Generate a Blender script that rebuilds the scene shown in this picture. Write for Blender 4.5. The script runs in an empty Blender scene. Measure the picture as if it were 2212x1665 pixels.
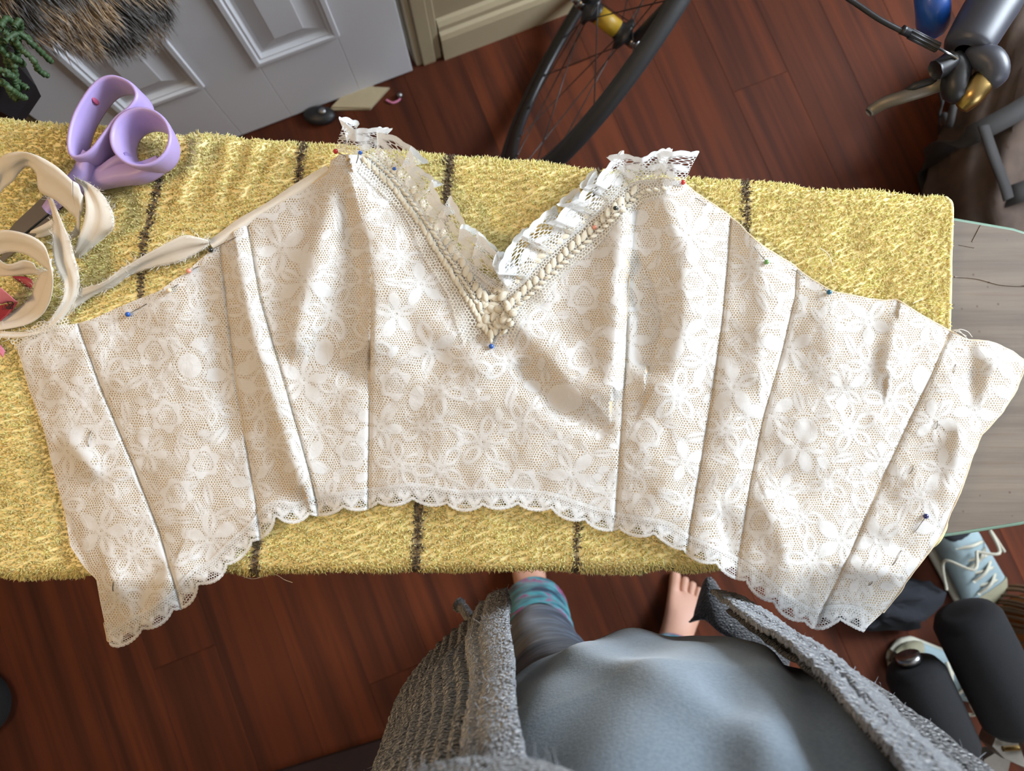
import bpy, bmesh, math, random
import numpy as np
from mathutils import Vector, Matrix

# ------------------------------------------------------------------ camera, world, lights, exposure
SC = bpy.context.scene
COL = SC.collection
F, CAMZ, TH = 1600.0, 1.555, math.radians(6.0)
cam_d = bpy.data.cameras.new('camera'); cam = bpy.data.objects.new('camera', cam_d); COL.objects.link(cam)
cam.location = (0, 0, CAMZ); cam.rotation_euler = (TH, 0, 0)
cam_d.sensor_width = 36.0; cam_d.lens = F / 2212 * 36.0
cam_d.clip_start = 0.01; cam_d.clip_end = 50
cam_d.dof.use_dof = True; cam_d.dof.focus_distance = 0.66; cam_d.dof.aperture_fstop = 7.0
SC.camera = cam
w = bpy.data.worlds.new('world'); SC.world = w; w.use_nodes = True
w.node_tree.nodes['Background'].inputs[0].default_value = (0.62, 0.75, 1.0, 1)
w.node_tree.nodes['Background'].inputs[1].default_value = 1.0
SC.view_settings.view_transform = 'Standard'; SC.view_settings.look = 'None'
SC.view_settings.gamma = 1.0; SC.view_settings.use_curve_mapping = False
SC.view_settings.exposure = 0.30
SC.cycles.max_bounces = 5; SC.cycles.diffuse_bounces = 3; SC.cycles.glossy_bounces = 2; SC.cycles.transparent_max_bounces = 8; SC.cycles.adaptive_threshold = 0.05; SC.cycles.adaptive_min_samples = 8; SC.cycles.use_denoising = True

RA = math.radians(21.8)                      # the room is turned against the camera
W1 = np.array([math.cos(RA), math.sin(RA), 0]); W2 = np.array([-math.sin(RA), math.cos(RA), 0])
def room(s, t, z): return W1 * s + W2 * t + np.array([0, 0, z])
def area(name, loc, target, sx, sy, power, color):
    l = bpy.data.lights.new(name, 'AREA'); l.shape = 'RECTANGLE'; l.size = sx; l.size_y = sy
    l.energy = power; l.color = color
    o = bpy.data.objects.new(name, l); COL.objects.link(o); o.location = loc
    o.rotation_euler = (Vector(target) - Vector(loc)).to_track_quat('-Z', 'Y').to_euler()
    return o
SWALL = 2.55                                 # window wall
area('window_daylight', room(SWALL - 0.03, 0.15, 1.85), room(SWALL - 2.5, 0.1, 1.0), 1.1, 0.95, 108, (0.81, 0.905, 1.0))
area('added_front_fill', room(0.75, -1.87, 1.65), room(0.0, 0.6, 0.75), 1.0, 1.0, 13, (0.86, 0.93, 1.0))  # added fill from behind the person, brightens the door and bodice
area('ceiling_lamp_light', room(-1.15, 0.25, 2.36), room(-0.7, 0.2, 0.8), 0.4, 0.4, 17, (1.0, 0.66, 0.34))

# ------------------------------------------------------------------ helpers
rng = np.random.default_rng(7); random.seed(7)
CD = np.array([0, math.sin(TH), -math.cos(TH)]); CU = np.array([0, math.cos(TH), math.sin(TH)])
def un(px, py, z):
    """point of the place that stands at height z where the photograph's pixel looks"""
    px = np.asarray(px, float); py = np.asarray(py, float); z = np.asarray(z, float)
    dx = px - 1106.0; dy = 832.5 - py
    rx = dx; ry = CD[1] * F + CU[1] * dy; rz = CD[2] * F + CU[2] * dy
    t = (z - CAMZ) / rz
    return np.stack([rx * t, ry * t, np.broadcast_to(z, np.shape(rx * t)) + 0 * rx * t], -1)
def proj(P):
    v = np.asarray(P, float) - np.array([0, 0, CAMZ]); zz = v @ CD
    return np.stack([1106 + F * v[..., 0] / zz, 832.5 - F * (v @ CU) / zz], -1)

OFF = {}
def _off(o): return OFF.get(o.name, np.zeros(3)) if o else np.zeros(3)
def tag(o, label=None, cat=None, group=None, kind=None):
    if label: o['label'] = label
    if cat: o['category'] = cat
    if group: o['group'] = group
    if kind: o['kind'] = kind
    return o
def thing(name, label, cat, loc, group=None):
    o = bpy.data.objects.new(name, None); COL.objects.link(o); o.location = loc
    o.empty_display_size = 0.05; OFF[o.name] = np.array(loc, float)
    return tag(o, label, cat, group)
def obj(name, V, Fc, mat, parent=None, smooth=True, origin=None, label=None, kind=None):
    V = np.asarray(V, float).reshape(-1, 3)
    off = _off(parent)
    org = off if origin is None else np.asarray(origin, float)
    if origin is None and parent is None: org = np.array([(V[:, 0].min() + V[:, 0].max()) / 2, (V[:, 1].min() + V[:, 1].max()) / 2, V[:, 2].min()])
    me = bpy.data.meshes.new(name)
    if isinstance(Fc, np.ndarray):
        n, k = Fc.shape
        me.vertices.add(len(V)); me.vertices.foreach_set('co', (V - org).ravel())
        me.loops.add(n * k); me.loops.foreach_set('vertex_index', Fc.ravel().astype(np.int32))
        me.polygons.add(n); me.polygons.foreach_set('loop_start', np.arange(0, n * k, k, dtype=np.int32))
        me.update(calc_edges=True)
    else:
        me.from_pydata((V - org).tolist(), [], Fc)
    if smooth: me.polygons.foreach_set('use_smooth', np.ones(len(me.polygons), bool))
    if mat is not None: me.materials.append(mat)
    o = bpy.data.objects.new(name, me); COL.objects.link(o)
    o.location = org - off; o.parent = parent; OFF[o.name] = org
    if label: o['label'] = label
    if kind: o['kind'] = kind
    return o
def inst(src, name, parent, loc, rot=(0, 0, 0), scale=(1, 1, 1), mat=None):
    o = bpy.data.objects.new(name, src.data); COL.objects.link(o)
    o.parent = parent; o.location = np.asarray(loc) - _off(parent); o.rotation_euler = rot; o.scale = scale
    OFF[o.name] = np.asarray(loc, float)
    return o
class MB:
    """collects shapes into one mesh"""
    def __init__(s): s.v = []; s.f = []; s.n = 0
    def add(s, V, Fc):
        V = np.asarray(V, float).reshape(-1, 3)
        s.v.append(V); s.f += [tuple(int(i) + s.n for i in f) for f in Fc]; s.n += len(V); return s
    def build(s, name, mat, parent=None, **k): return obj(name, np.concatenate(s.v), s.f, mat, parent, **k)
def grid_faces(nu, nv, wrap_u=False, wrap_v=False):
    f = []
    for i in range(nu if wrap_u else nu - 1):
        for j in range(nv if wrap_v else nv - 1):
            a = i * nv + j; b = ((i + 1) % nu) * nv + j
            f.append((a, b, ((i + 1) % nu) * nv + (j + 1) % nv, i * nv + (j + 1) % nv))
    return f
def grid_np(nu, nv):
    i, j = np.meshgrid(np.arange(nu - 1), np.arange(nv - 1), indexing='ij'); a = (i * nv + j).ravel()
    return np.stack([a, a + nv, a + nv + 1, a + 1], -1)
def catmull(P, n):
    P = np.asarray(P, float); m = len(P)
    t = np.linspace(0, m - 1, n); i = np.minimum(t.astype(int), m - 2); u = (t - i)[:, None]
    g = lambda k: P[np.clip(k, 0, m - 1)]
    p0, p1, p2, p3 = g(i - 1), g(i), g(i + 1), g(i + 2)
    return 0.5 * (2 * p1 + (p2 - p0) * u + (2 * p0 - 5 * p1 + 4 * p2 - p3) * u * u + (3 * p1 - p0 - 3 * p2 + p3) * u ** 3)
def resample(P, n):
    P = np.asarray(P, float); d = np.r_[0, np.cumsum(np.linalg.norm(np.diff(P, axis=0), axis=1))]
    t = np.linspace(0, d[-1], n); return np.stack([np.interp(t, d, P[:, k]) for k in range(P.shape[1])], -1)
def frames(P, closed=False):
    P = np.asarray(P, float)
    T = (np.roll(P, -1, 0) - np.roll(P, 1, 0)) if closed else np.gradient(P, axis=0)
    T /= np.maximum(np.linalg.norm(T, axis=1)[:, None], 1e-9)
    ref = np.array([0, 0, 1.0]) if abs(T[0][2]) < 0.9 else np.array([1.0, 0, 0])
    Ns = []; nrm = ref - T[0] * (ref @ T[0]); nrm /= np.linalg.norm(nrm)
    for t in T:
        nrm = nrm - t * (nrm @ t); nrm = nrm / max(np.linalg.norm(nrm), 1e-9); Ns.append(nrm)
    N = np.array(Ns); return T, N, np.cross(T, N)
def tube(P, r, k=8, closed=False, cap=True, flat=1.0):
    P = np.asarray(P, float); n = len(P); r = np.broadcast_to(np.asarray(r, float), (n,))
    T, N, B = frames(P, closed); a = np.linspace(0, 2 * math.pi, k, endpoint=False)
    V = P[:, None] + r[:, None, None] * (np.cos(a)[None, :, None] * N[:, None] * flat + np.sin(a)[None, :, None] * B[:, None])
    f = grid_faces(n, k, wrap_u=closed, wrap_v=True)
    if cap and not closed: f += [tuple(range(k - 1, -1, -1)), tuple((n - 1) * k + i for i in range(k))]
    return V.reshape(-1, 3), f
def lathe(prof, k=24, axis=(0, 0, 1), org=(0, 0, 0)):
    """profile of (radius, height) turned about an axis"""
    a = np.linspace(0, 2 * math.pi, k, endpoint=False)
    V = np.array([[r * math.cos(t), r * math.sin(t), h] for r, h in prof for t in a])
    q = Vector((0, 0, 1)).rotation_difference(Vector(axis).normalized()).to_matrix()
    V = V @ np.array(q).T + np.asarray(org)
    f = grid_faces(len(prof), k, wrap_v=True)
    f += [tuple(range(k - 1, -1, -1)), tuple((len(prof) - 1) * k + i for i in range(k))]
    return V, f
def box(lo, hi, ax=(np.array([1., 0, 0]), np.array([0, 1., 0])), bev=0.0):
    """box between two corners given along ax[0], ax[1] and z, with chamfered edges"""
    bm = bmesh.new(); bmesh.ops.create_cube(bm, size=1.0)
    lo = np.asarray(lo, float); hi = np.asarray(hi, float)
    for v in bm.verts:
        c = (np.array(v.co) + 0.5) * (hi - lo) + lo; v.co = c
    if bev: bmesh.ops.bevel(bm, geom=bm.edges[:], offset=bev, segments=1, affect='EDGES')
    V = np.array([v.co for v in bm.verts]); f = [tuple(v.index for v in q.verts) for q in bm.faces]
    bm.free()
    return V[:, :1] * ax[0] + V[:, 1:2] * ax[1] + V[:, 2:] * np.array([0, 0, 1.]), f
RX = (W1, W2)
def sphere(c, r, nu=10, nv=14):
    pr = [(math.sin(math.pi * i / nu), -math.cos(math.pi * i / nu)) for i in range(nu + 1)]
    a = np.linspace(0, 2 * math.pi, nv, endpoint=False); r = np.broadcast_to(np.asarray(r, float), (3,))
    V = np.array([[q * math.cos(t), q * math.sin(t), h] for q, h in pr for t in a]) * r + np.asarray(c)
    return V, grid_faces(nu + 1, nv, wrap_v=True)
def prism(poly, z0, z1, inset=0.0):
    """outline extruded with rounded top rim"""
    P = np.asarray(poly, float); n = len(P); c = P.mean(0)
    def lay(s, z): return np.c_[c + (P - c) * s, np.full(n, z)]
    L = [lay(1 - inset, z0), lay(1, z0 + (z1 - z0) * .15), lay(1, z0 + (z1 - z0) * .8), lay(1 - inset, z1)]
    V = np.concatenate(L); f = []
    for k in range(3):
        for i in range(n): j = (i + 1) % n; f.append((k * n + i, k * n + j, (k + 1) * n + j, (k + 1) * n + i))
    f += [tuple(range(n - 1, -1, -1)), tuple(3 * n + i for i in range(n))]
    return V, f
def vnoise(x, y, scale, seed=0):
    """smooth value noise in -1..1"""
    g = np.random.default_rng(seed + 100).uniform(-1, 1, (64, 64))
    u = np.asarray(x) / scale; v = np.asarray(y) / scale
    i = np.floor(u).astype(int); j = np.floor(v).astype(int); a = u - i; b = v - j
    a = a * a * (3 - 2 * a); b = b * b * (3 - 2 * b); G = lambda p, q: g[p % 64, q % 64]
    return (G(i, j) * (1 - a) + G(i + 1, j) * a) * (1 - b) + (G(i, j + 1) * (1 - a) + G(i + 1, j + 1) * a) * b
def segdist(X, Y, P):
    """distance to a polyline, signed side and position along it"""
    P = np.asarray(P, float); D = np.full(np.shape(X), 1e9); S = np.zeros(np.shape(X)); A = np.zeros(np.shape(X)); L = 0
    for (x0, y0), (x1, y1) in zip(P[:-1], P[1:]):
        dx, dy = x1 - x0, y1 - y0; l = math.hypot(dx, dy)
        t = np.clip(((X - x0) * dx + (Y - y0) * dy) / (l * l), 0, 1)
        ex, ey = X - x0 - t * dx, Y - y0 - t * dy; d = np.hypot(ex, ey); m = d < D
        D = np.where(m, d, D); S = np.where(m, np.sign(dx * ey - dy * ex), S); A = np.where(m, L + t * l, A); L += l
    return D, S, A / L
def inside(X, Y, P):
    P = np.asarray(P, float); r = np.zeros(np.shape(X), bool); n = len(P); j = n - 1
    for i in range(n):
        c = ((P[i, 1] > Y) != (P[j, 1] > Y)) & (X < (P[j, 0] - P[i, 0]) * (Y - P[i, 1]) / (P[j, 1] - P[i, 1] + 1e-12) + P[i, 0])
        r ^= c; j = i
    return r
def attr(o, name, data, typ='FLOAT', dom='POINT'):
    a = o.data.attributes.new(name, typ, dom)
    a.data.foreach_set('vector' if typ == 'FLOAT_VECTOR' else ('color' if typ == 'FLOAT_COLOR' else 'value'), np.asarray(data, np.float32).ravel())

# ------------------------------------------------------------------ materials
def S(r, g, b):
    f = lambda c: (c / 255 / 12.92) if c / 255 <= 0.04045 else ((c / 255 + 0.055) / 1.055) ** 2.4
    return (f(r), f(g), f(b), 1)
class NT:
    def __init__(s, name):
        s.m = bpy.data.materials.new(name); s.m.use_nodes = True; s.t = s.m.node_tree; s.t.nodes.clear()
        s.out = s.t.nodes.new('ShaderNodeOutputMaterial')
    def n(s, typ, **kw):
        x = s.t.nodes.new('ShaderNode' + typ)
        for k, v in kw.items():
            if k.startswith('i_'):
                key = k[2:]; key = int(key) if key.isdigit() else key.replace('_', ' ')
                s.set(x.inputs[key], v)
            else: setattr(x, k, v)
        return x
    def set(s, sock, v):
        if isinstance(v, bpy.types.NodeSocket): s.t.links.new(v, sock)
        else: sock.default_value = v
    def math(s, op, a, b=0.0, c=0.0, clamp=False):
        x = s.n('Math', operation=op, use_clamp=clamp); s.set(x.inputs[0], a); s.set(x.inputs[1], b); s.set(x.inputs[2], c); return x.outputs[0]
    def vm(s, op, a, b=(0, 0, 0)):
        x = s.n('VectorMath', operation=op); s.set(x.inputs[0], a); s.set(x.inputs[1], b)
        return x.outputs['Value'] if op in ('DOT_PRODUCT', 'LENGTH', 'DISTANCE') else x.outputs[0]
    def mix(s, f, a, b):
        x = s.n('Mix', data_type='RGBA'); s.set(x.inputs[0], f); s.set(x.inputs[6], a); s.set(x.inputs[7], b); return x.outputs[2]
    def ramp(s, f, stops):
        x = s.n('ValToRGB'); e = x.color_ramp.elements
        while len(e) < len(stops): e.new(0.5)
        for q, (p, c) in zip(e, stops): q.position = p; q.color = c
        s.set(x.inputs[0], f); return x.outputs[0]
    def attr(s, name): return s.n('Attribute', attribute_name=name)
    def noise(s, scale, vec=None, detail=3, rough=0.5):
        x = s.n('TexNoise', i_Scale=scale, i_Detail=detail, i_Roughness=rough)
        if vec is not None: s.set(x.inputs['Vector'], vec)
        return x.outputs[0]
    def obco(s, scale=(1, 1, 1)):
        c = s.n('TexCoord').outputs['Object']; m = s.n('Mapping'); s.set(m.inputs[0], c); m.inputs['Scale'].default_value = scale
        return m.outputs[0]
    def bump(s, h, strength=0.3, dist=0.001):
        return s.n('Bump', i_Strength=strength, i_Distance=dist, i_Height=h).outputs[0]
    def bsdf(s, color, rough=0.6, metal=0.0, normal=None, sheen=0.0, spec=0.5, trans=0.0, coat=0.0):
        b = s.n('BsdfPrincipled', i_Metallic=metal)
        s.set(b.inputs['Base Color'], color); s.set(b.inputs['Roughness'], rough)
        b.inputs['Specular IOR Level'].default_value = spec; b.inputs['Sheen Weight'].default_value = sheen
        b.inputs['Transmission Weight'].default_value = trans; b.inputs['Coat Weight'].default_value = coat
        if normal is not None: s.set(b.inputs['Normal'], normal)
        return b.outputs[0]
    def end(s, sh): s.t.links.new(sh, s.out.inputs[0]); return s.m
def simple(name, col, rough=0.6, metal=0.0, var=0.12, scale=40, bump=0.0, bscale=300, **k):
    """plain material with slight mottling and grain"""
    t = NT(name); co = t.obco(); nz = t.noise(scale, co)
    dark = tuple(c * (1 - var) for c in col[:3]) + (1,); lite = tuple(min(1, c * (1 + var)) for c in col[:3]) + (1,)
    c = t.mix(nz, dark, lite); nm = t.bump(t.noise(bscale, co), bump) if bump else None
    return t.end(t.bsdf(c, rough, metal, nm, **k))

def mat_plank():
    t = NT('red_brown_laminate'); r = t.n('ObjectInfo').outputs['Random']
    co = t.n('TexCoord').outputs['Object']
    off = t.n('CombineXYZ'); t.set(off.inputs[0], t.math('MULTIPLY', r, 37.0)); t.set(off.inputs[1], t.math('MULTIPLY', r, 13.0))
    v = t.vm('ADD', co, off.outputs[0]); v2 = t.vm('MULTIPLY', v, (17, 0.9, 1)); v3 = t.vm('MULTIPLY', v, (60, 2.0, 1))
    n1 = t.noise(1.6, v2, 4, 0.6); n2 = t.noise(1.5, v3, 2)
    base = t.ramp(r, [(0, S(70, 34, 21)), (0.35, S(88, 43, 25)), (0.7, S(78, 37, 21)), (1, S(74, 35, 23))])
    dark = t.mix(t.math('MULTIPLY', t.ramp(n1, [(0.42, (0, 0, 0, 1)), (0.62, (1, 1, 1, 1))]), 0.9), base, S(42, 22, 18))
    c = t.mix(t.math('MULTIPLY', n2, 0.35), dark, S(104, 54, 30))
    return t.end(t.bsdf(c, 0.62, 0, t.bump(n2, 0.08), spec=0.12))
def mat_boardwood():
    t = NT('worn_bare_board_wood'); co = t.obco((1, 1, 1)); v = t.vm('MULTIPLY', co, (1.6, 26, 1)); v2 = t.vm('MULTIPLY', co, (5, 140, 1))
    n1 = t.noise(1.8, v, 5, 0.6); n2 = t.noise(1.2, v2, 3)
    c = t.ramp(n1, [(0.25, S(86, 74, 64)), (0.5, S(110, 97, 84)), (0.75, S(126, 112, 97))])
    c = t.mix(t.ramp(n2, [(0.55, (0, 0, 0, 1)), (0.75, (.7, .7, .7, 1))]), c, S(104, 84, 68))
    spots = t.n('TexVoronoi', i_Scale=75.0); t.set(spots.inputs['Vector'], co)
    c = t.mix(t.ramp(spots.outputs[0], [(0.05, (.8, .8, .8, 1)), (0.12, (0, 0, 0, 1))]), c, S(86, 66, 52))
    return t.end(t.bsdf(c, 0.7, 0, t.bump(n2, 0.25)))
def mat_pile():
    t = NT('yellow_terry_loop'); a = t.attr('tint').outputs['Color']
    d = t.bsdf(a, 0.75, sheen=0.25, spec=0.25); tr = t.n('BsdfTranslucent'); t.set(tr.inputs[0], a)
    m = t.n('MixShader'); m.inputs[0].default_value = 0.58; t.t.links.new(d, m.inputs[1]); t.t.links.new(tr.outputs[0], m.inputs[2])
    return t.end(m.outputs[0])
def hexnet(t, vec, cell, width, soft):
    """threads of a hexagonal net: 1 on a thread, 0 in the holes"""
    p = t.vm('SCALE', vec); p.node.inputs['Scale'].default_value = 1.0 / cell
    r = (1.0, 1.7320508, 1.0); h = (0.5, 0.8660254, 0.5)
    a = t.vm('SUBTRACT', t.vm('MODULO', t.vm('ADD', p, (1000, 1732.0508, 0)), r), h)
    b = t.vm('SUBTRACT', t.vm('MODULO', t.vm('ADD', t.vm('SUBTRACT', p, h), (1000, 1732.0508, 0)), r), h)
    a = t.vm('MULTIPLY', a, (1, 1, 0)); b = t.vm('MULTIPLY', b, (1, 1, 0))
    sel = t.math('LESS_THAN', t.vm('DOT_PRODUCT', a, a), t.vm('DOT_PRODUCT', b, b))
    g = t.n('Mix', data_type='VECTOR'); t.set(g.inputs[0], sel); t.set(g.inputs[4], b); t.set(g.inputs[5], a)
    q = t.vm('ABSOLUTE', g.outputs[1]); d = t.math('MAXIMUM', t.vm('DOT_PRODUCT', q, (0.5, 0.8660254, 0)), t.vm('DOT_PRODUCT', q, (1, 0, 0)))
    e = t.math('SUBTRACT', 0.5, d)           # distance to the cell edge
    return t.math('SUBTRACT', 1.0, t.n('MapRange', i_0=e, i_1=width - soft, i_2=width + soft, i_3=0.0, i_4=1.0).outputs[0])
def mat_lace(name, cell, solid=0.93, colour=(0.78, 0.775, 0.76, 1), nets=True, width=0.185, netpow=0.95):
    t = NT(name); vec = t.attr('puv').outputs['Vector']
    fill = t.attr('fill').outputs['Fac']; cord = t.attr('cord').outputs['Fac']
    wv = t.n('TexNoise', i_Scale=0.03); t.set(wv.inputs['Vector'], vec)
    vec2 = t.vm('ADD', vec, t.vm('MULTIPLY', wv.outputs['Color'], (14, 14, 0)))
    net = hexnet(t, vec2, cell, width, 0.07)
    fl = t.n('MapRange', i_0=fill, i_1=-2.2, i_2=1.6, i_3=1.0, i_4=0.0).outputs[0]
    cd = t.n('MapRange', i_0=cord, i_1=-0.9, i_2=0.9, i_3=1.0, i_4=0.0).outputs[0]
    fine = t.noise(0.9, vec, 2)
    fa = t.math('MULTIPLY', fl, t.math('ADD', solid - 0.22, t.math('MULTIPLY', fine, 0.44)))
    al = t.math('MAXIMUM', t.math('MAXIMUM', t.math('MULTIPLY', net, netpow), fa), cd, clamp=True)
    hgt = t.math('ADD', t.math('ADD', t.math('MULTIPLY', fl, 0.5), t.math('MULTIPLY', cd, 0.6)), t.math('MULTIPLY', fine, 0.35))
    d = t.bsdf(colour, 0.62, 0, t.bump(hgt, 0.4, 0.0004), spec=0.3, sheen=0.1)
    tr = t.n('BsdfTranslucent'); tr.inputs[0].default_value = colour
    m = t.n('MixShader'); m.inputs[0].default_value = 0.18; t.t.links.new(d, m.inputs[1]); t.t.links.new(tr.outputs[0], m.inputs[2])
    tp = t.n('BsdfTransparent'); m2 = t.n('MixShader'); t.set(m2.inputs[0], al)
    t.t.links.new(tp.outputs[0], m2.inputs[1]); t.t.links.new(m.outputs[0], m2.inputs[2])
    return t.end(m2.outputs[0])
def mat_cloth(name, col, rough=0.55, weave=900, bump=0.1, sheen=0.2, transl=0.15, var=0.06):
    t = NT(name); co = t.obco(); c = t.mix(t.noise(25, co), tuple(x * (1 - var) for x in col[:3]) + (1,), tuple(min(1, x * (1 + var)) for x in col[:3]) + (1,))
    d = t.bsdf(c, rough, 0, t.bump(t.noise(weave, co), bump), sheen=sheen, spec=0.35)
    tr = t.n('BsdfTranslucent'); t.set(tr.inputs[0], c); m = t.n('MixShader'); m.inputs[0].default_value = transl
    t.t.links.new(d, m.inputs[1]); t.t.links.new(tr.outputs[0], m.inputs[2]); return t.end(m.outputs[0])
def mat_attr(name, rough=0.7, sheen=0.2, a='tint', bump=0.0, bscale=500):
    t = NT(name); c = t.attr(a).outputs['Color']; nm = t.bump(t.noise(bscale, t.obco()), bump) if bump else None
    return t.end(t.bsdf(c, rough, 0, nm, sheen=sheen, spec=0.3))
def mat_stripe_leg():
    t = NT('striped_legging_knit'); co = t.obco((6, 6, 55)); n = t.noise(1.6, co, 3)
    c = t.ramp(n, [(0.3, S(38, 46, 60)), (0.5, S(58, 70, 88)), (0.62, S(92, 108, 126)), (0.7, S(50, 60, 78))])
    return t.end(t.bsdf(c, 0.85, 0, t.bump(n, 0.2), sheen=0.2))
def mat_cuff():
    t = NT('teal_pink_patterned_cuff'); co = t.obco((14, 14, 30)); n = t.noise(1.7, co, 2)
    c = t.ramp(n, [(0.3, S(30, 52, 78)), (0.42, S(44, 108, 124)), (0.55, S(70, 150, 160)), (0.63, S(150, 74, 120)), (0.75, S(58, 62, 96))])
    return t.end(t.bsdf(c, 0.85, 0, None, sheen=0.2))
def mat_knit(name, col):
    t = NT(name); co = t.obco(); v = t.n('TexVoronoi', i_Scale=330.0); t.set(v.inputs['Vector'], co)
    n = t.noise(120, co); c = t.mix(n, tuple(x * .75 for x in col[:3]) + (1,), tuple(min(1, x * 1.25) for x in col[:3]) + (1,))
    return t.end(t.bsdf(c, 0.95, 0, t.bump(t.math('ADD', v.outputs[0], n), 0.9, 0.003), sheen=0.5, spec=0.15))
def mat_jersey():
    t = NT('pale_grey_heather_jersey'); co = t.obco(); n = t.noise(420, co, 3); n2 = t.noise(30, co)
    c = t.mix(n, S(102, 116, 130), S(142, 156, 168)); c = t.mix(t.math('MULTIPLY', n2, 0.3), c, S(108, 121, 134))
    return t.end(t.bsdf(c, 0.9, 0, t.bump(n, 0.25), sheen=0.3, spec=0.2))
M = dict(
    plank=mat_plank(), boardwood=mat_boardwood(), pile=mat_pile(),
    green_edge=simple('green_painted_edge', S(112, 140, 122), 0.6),
    towel=mat_attr('yellow_towel_ground', 0.9, 0.3),
    lace=mat_lace('white_floral_lace', 5.6), tulle=mat_lace('cream_tulle', 7.0, colour=(0.80, 0.775, 0.70, 1), width=0.15),
    trimlace=mat_lace('white_edging_lace', 5.6, solid=0.93, colour=(0.82, 0.825, 0.82, 1), width=0.12),
    lining=mat_cloth('cream_satin_lining', (0.74, 0.60, 0.41, 1), 0.42, 1200, 0.05, 0.15, 0.12, 0.03),
    tape=mat_cloth('cream_cotton_bias_tape', (0.84, 0.78, 0.68, 1), 0.7, 1400, 0.12, 0.2, 0.2, 0.03),
    satin=simple('cream_satin_thread', (0.79, 0.73, 0.58, 1), 0.38, var=0.06, scale=300, bump=0.5, bscale=900, sheen=0.3),
    thread=simple('frayed_white_thread', (0.90, 0.87, 0.80, 1), 0.8, var=0.05),
    lav=simple('lavender_plastic', S(176, 156, 212), 0.45, var=0.06, scale=14, bump=0.04, bscale=500),
    lavmark=simple('red_rub_mark', S(178, 84, 120), 0.6),
    steel=simple('brushed_steel', S(150, 150, 152), 0.28, 1.0, var=0.05),
    pinsteel=simple('pin_steel', S(150, 140, 128), 0.3, 1.0, var=0.05),
    brass=simple('brass', S(158, 132, 84), 0.3, 1.0),
    doorw=simple('white_door_paint', S(208, 208, 212), 0.5, var=0.04, scale=6, bump=0.05, bscale=60),
    trimw=simple('cream_trim_paint', S(166, 152, 124), 0.5, var=0.05, scale=8),
    wall=simple('tan_wall_paint', S(156, 140, 112), 0.85, var=0.06, scale=10, bump=0.05),
    ceil=simple('ceiling_paint', S(226, 222, 214), 0.9, var=0.03),
    black=simple('black_plastic', S(26, 26, 29), 0.42, var=0.15), rubber=simple('black_tyre_rubber', S(38, 39, 42), 0.62, var=0.15, bump=0.2),
    hood=simple('grey_black_hood_rubber', S(58, 60, 70), 0.42, var=0.06), foam=simple('black_foam', S(19, 19, 22), 0.95, var=0.25, scale=120, bump=0.4, bscale=500),
    blue=simple('blue_frame_paint', S(18, 70, 150), 0.4, var=0.05, coat=0.4), leverm=simple('worn_grey_lever', S(112, 106, 98), 0.45, 0.6, var=0.25, scale=50),
    yellowlab=simple('yellow_hub_label', S(150, 118, 24), 0.5), wire=simple('dark_spoke_steel', S(60, 58, 58), 0.4, 0.7),
    skin=simple('skin', S(196, 148, 126), 0.55, var=0.06, scale=20), nail=simple('toenail', S(214, 172, 156), 0.35),
    jersey=mat_jersey(), knit=mat_knit('grey_rib_knit', S(60, 61, 64)), band=mat_knit('grey_moss_knit_band', S(112, 115, 121)),
    legs=mat_stripe_leg(), cuff=mat_cuff(), fuzz=simple('grey_wool_fuzz', S(150, 152, 158), 0.95, var=0.1),
    fur=mat_attr('leopard_fur', 0.6, 0.3), furbase=mat_attr('leopard_fur_base', 0.9, 0.2),
    green=simple('green_succulent', S(54, 76, 46), 0.6, var=0.3, scale=60, bump=0.4, bscale=200), pot=simple('black_pot', S(22, 22, 25), 0.5),
    bag=simple('dark_brown_canvas', S(80, 66, 58), 0.95, var=0.45, scale=30, bump=0.4, bscale=400), strap=simple('black_webbing', S(38, 35, 34), 0.8, var=0.12, bump=0.3, bscale=700),
    shoe=simple('pale_blue_canvas', S(140, 158, 164), 0.9, var=0.1, bump=0.3, bscale=700), toecap=simple('beige_toe_cap', S(150, 146, 122), 0.6), lacec=simple('off_white_shoelace', S(186, 182, 166), 0.9),
    dark=simple('navy_black_fabric', S(24, 26, 34), 0.9, var=0.2), card=simple('beige_card', S(168, 154, 124), 0.8),
    mat=simple('black_maroon_mat', S(36, 20, 20), 0.95, var=0.3, scale=80), straw=simple('brown_straw', S(112, 84, 58), 0.8, var=0.3), orange=simple('orange_cloth', S(176, 104, 40), 0.8),
    pink=simple('pink_vinyl_tape', S(214, 128, 160), 0.5, var=0.04), ink=simple('black_ink', S(20, 18, 22), 0.6), redink=simple('crimson_vinyl_tape', S(150, 40, 60), 0.5),
    glasspl=simple('clear_plastic', (0.9, 0.93, 0.95, 1), 0.08, var=0.01, trans=0.9), frost=simple('window_white', S(230, 230, 228), 0.5),
)
PINCOL = {k: simple('pin_head_' + k, S(*c), 0.18, var=0.05, coat=0.6) for k, c in dict(red=(186, 34, 34), blue=(30, 84, 168), navy=(26, 30, 96), black=(22, 28, 26), pink=(226, 150, 130), green=(110, 156, 84), teal=(26, 96, 124), white=(226, 206, 176)).items()}

exec_order = 'setting'
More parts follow.
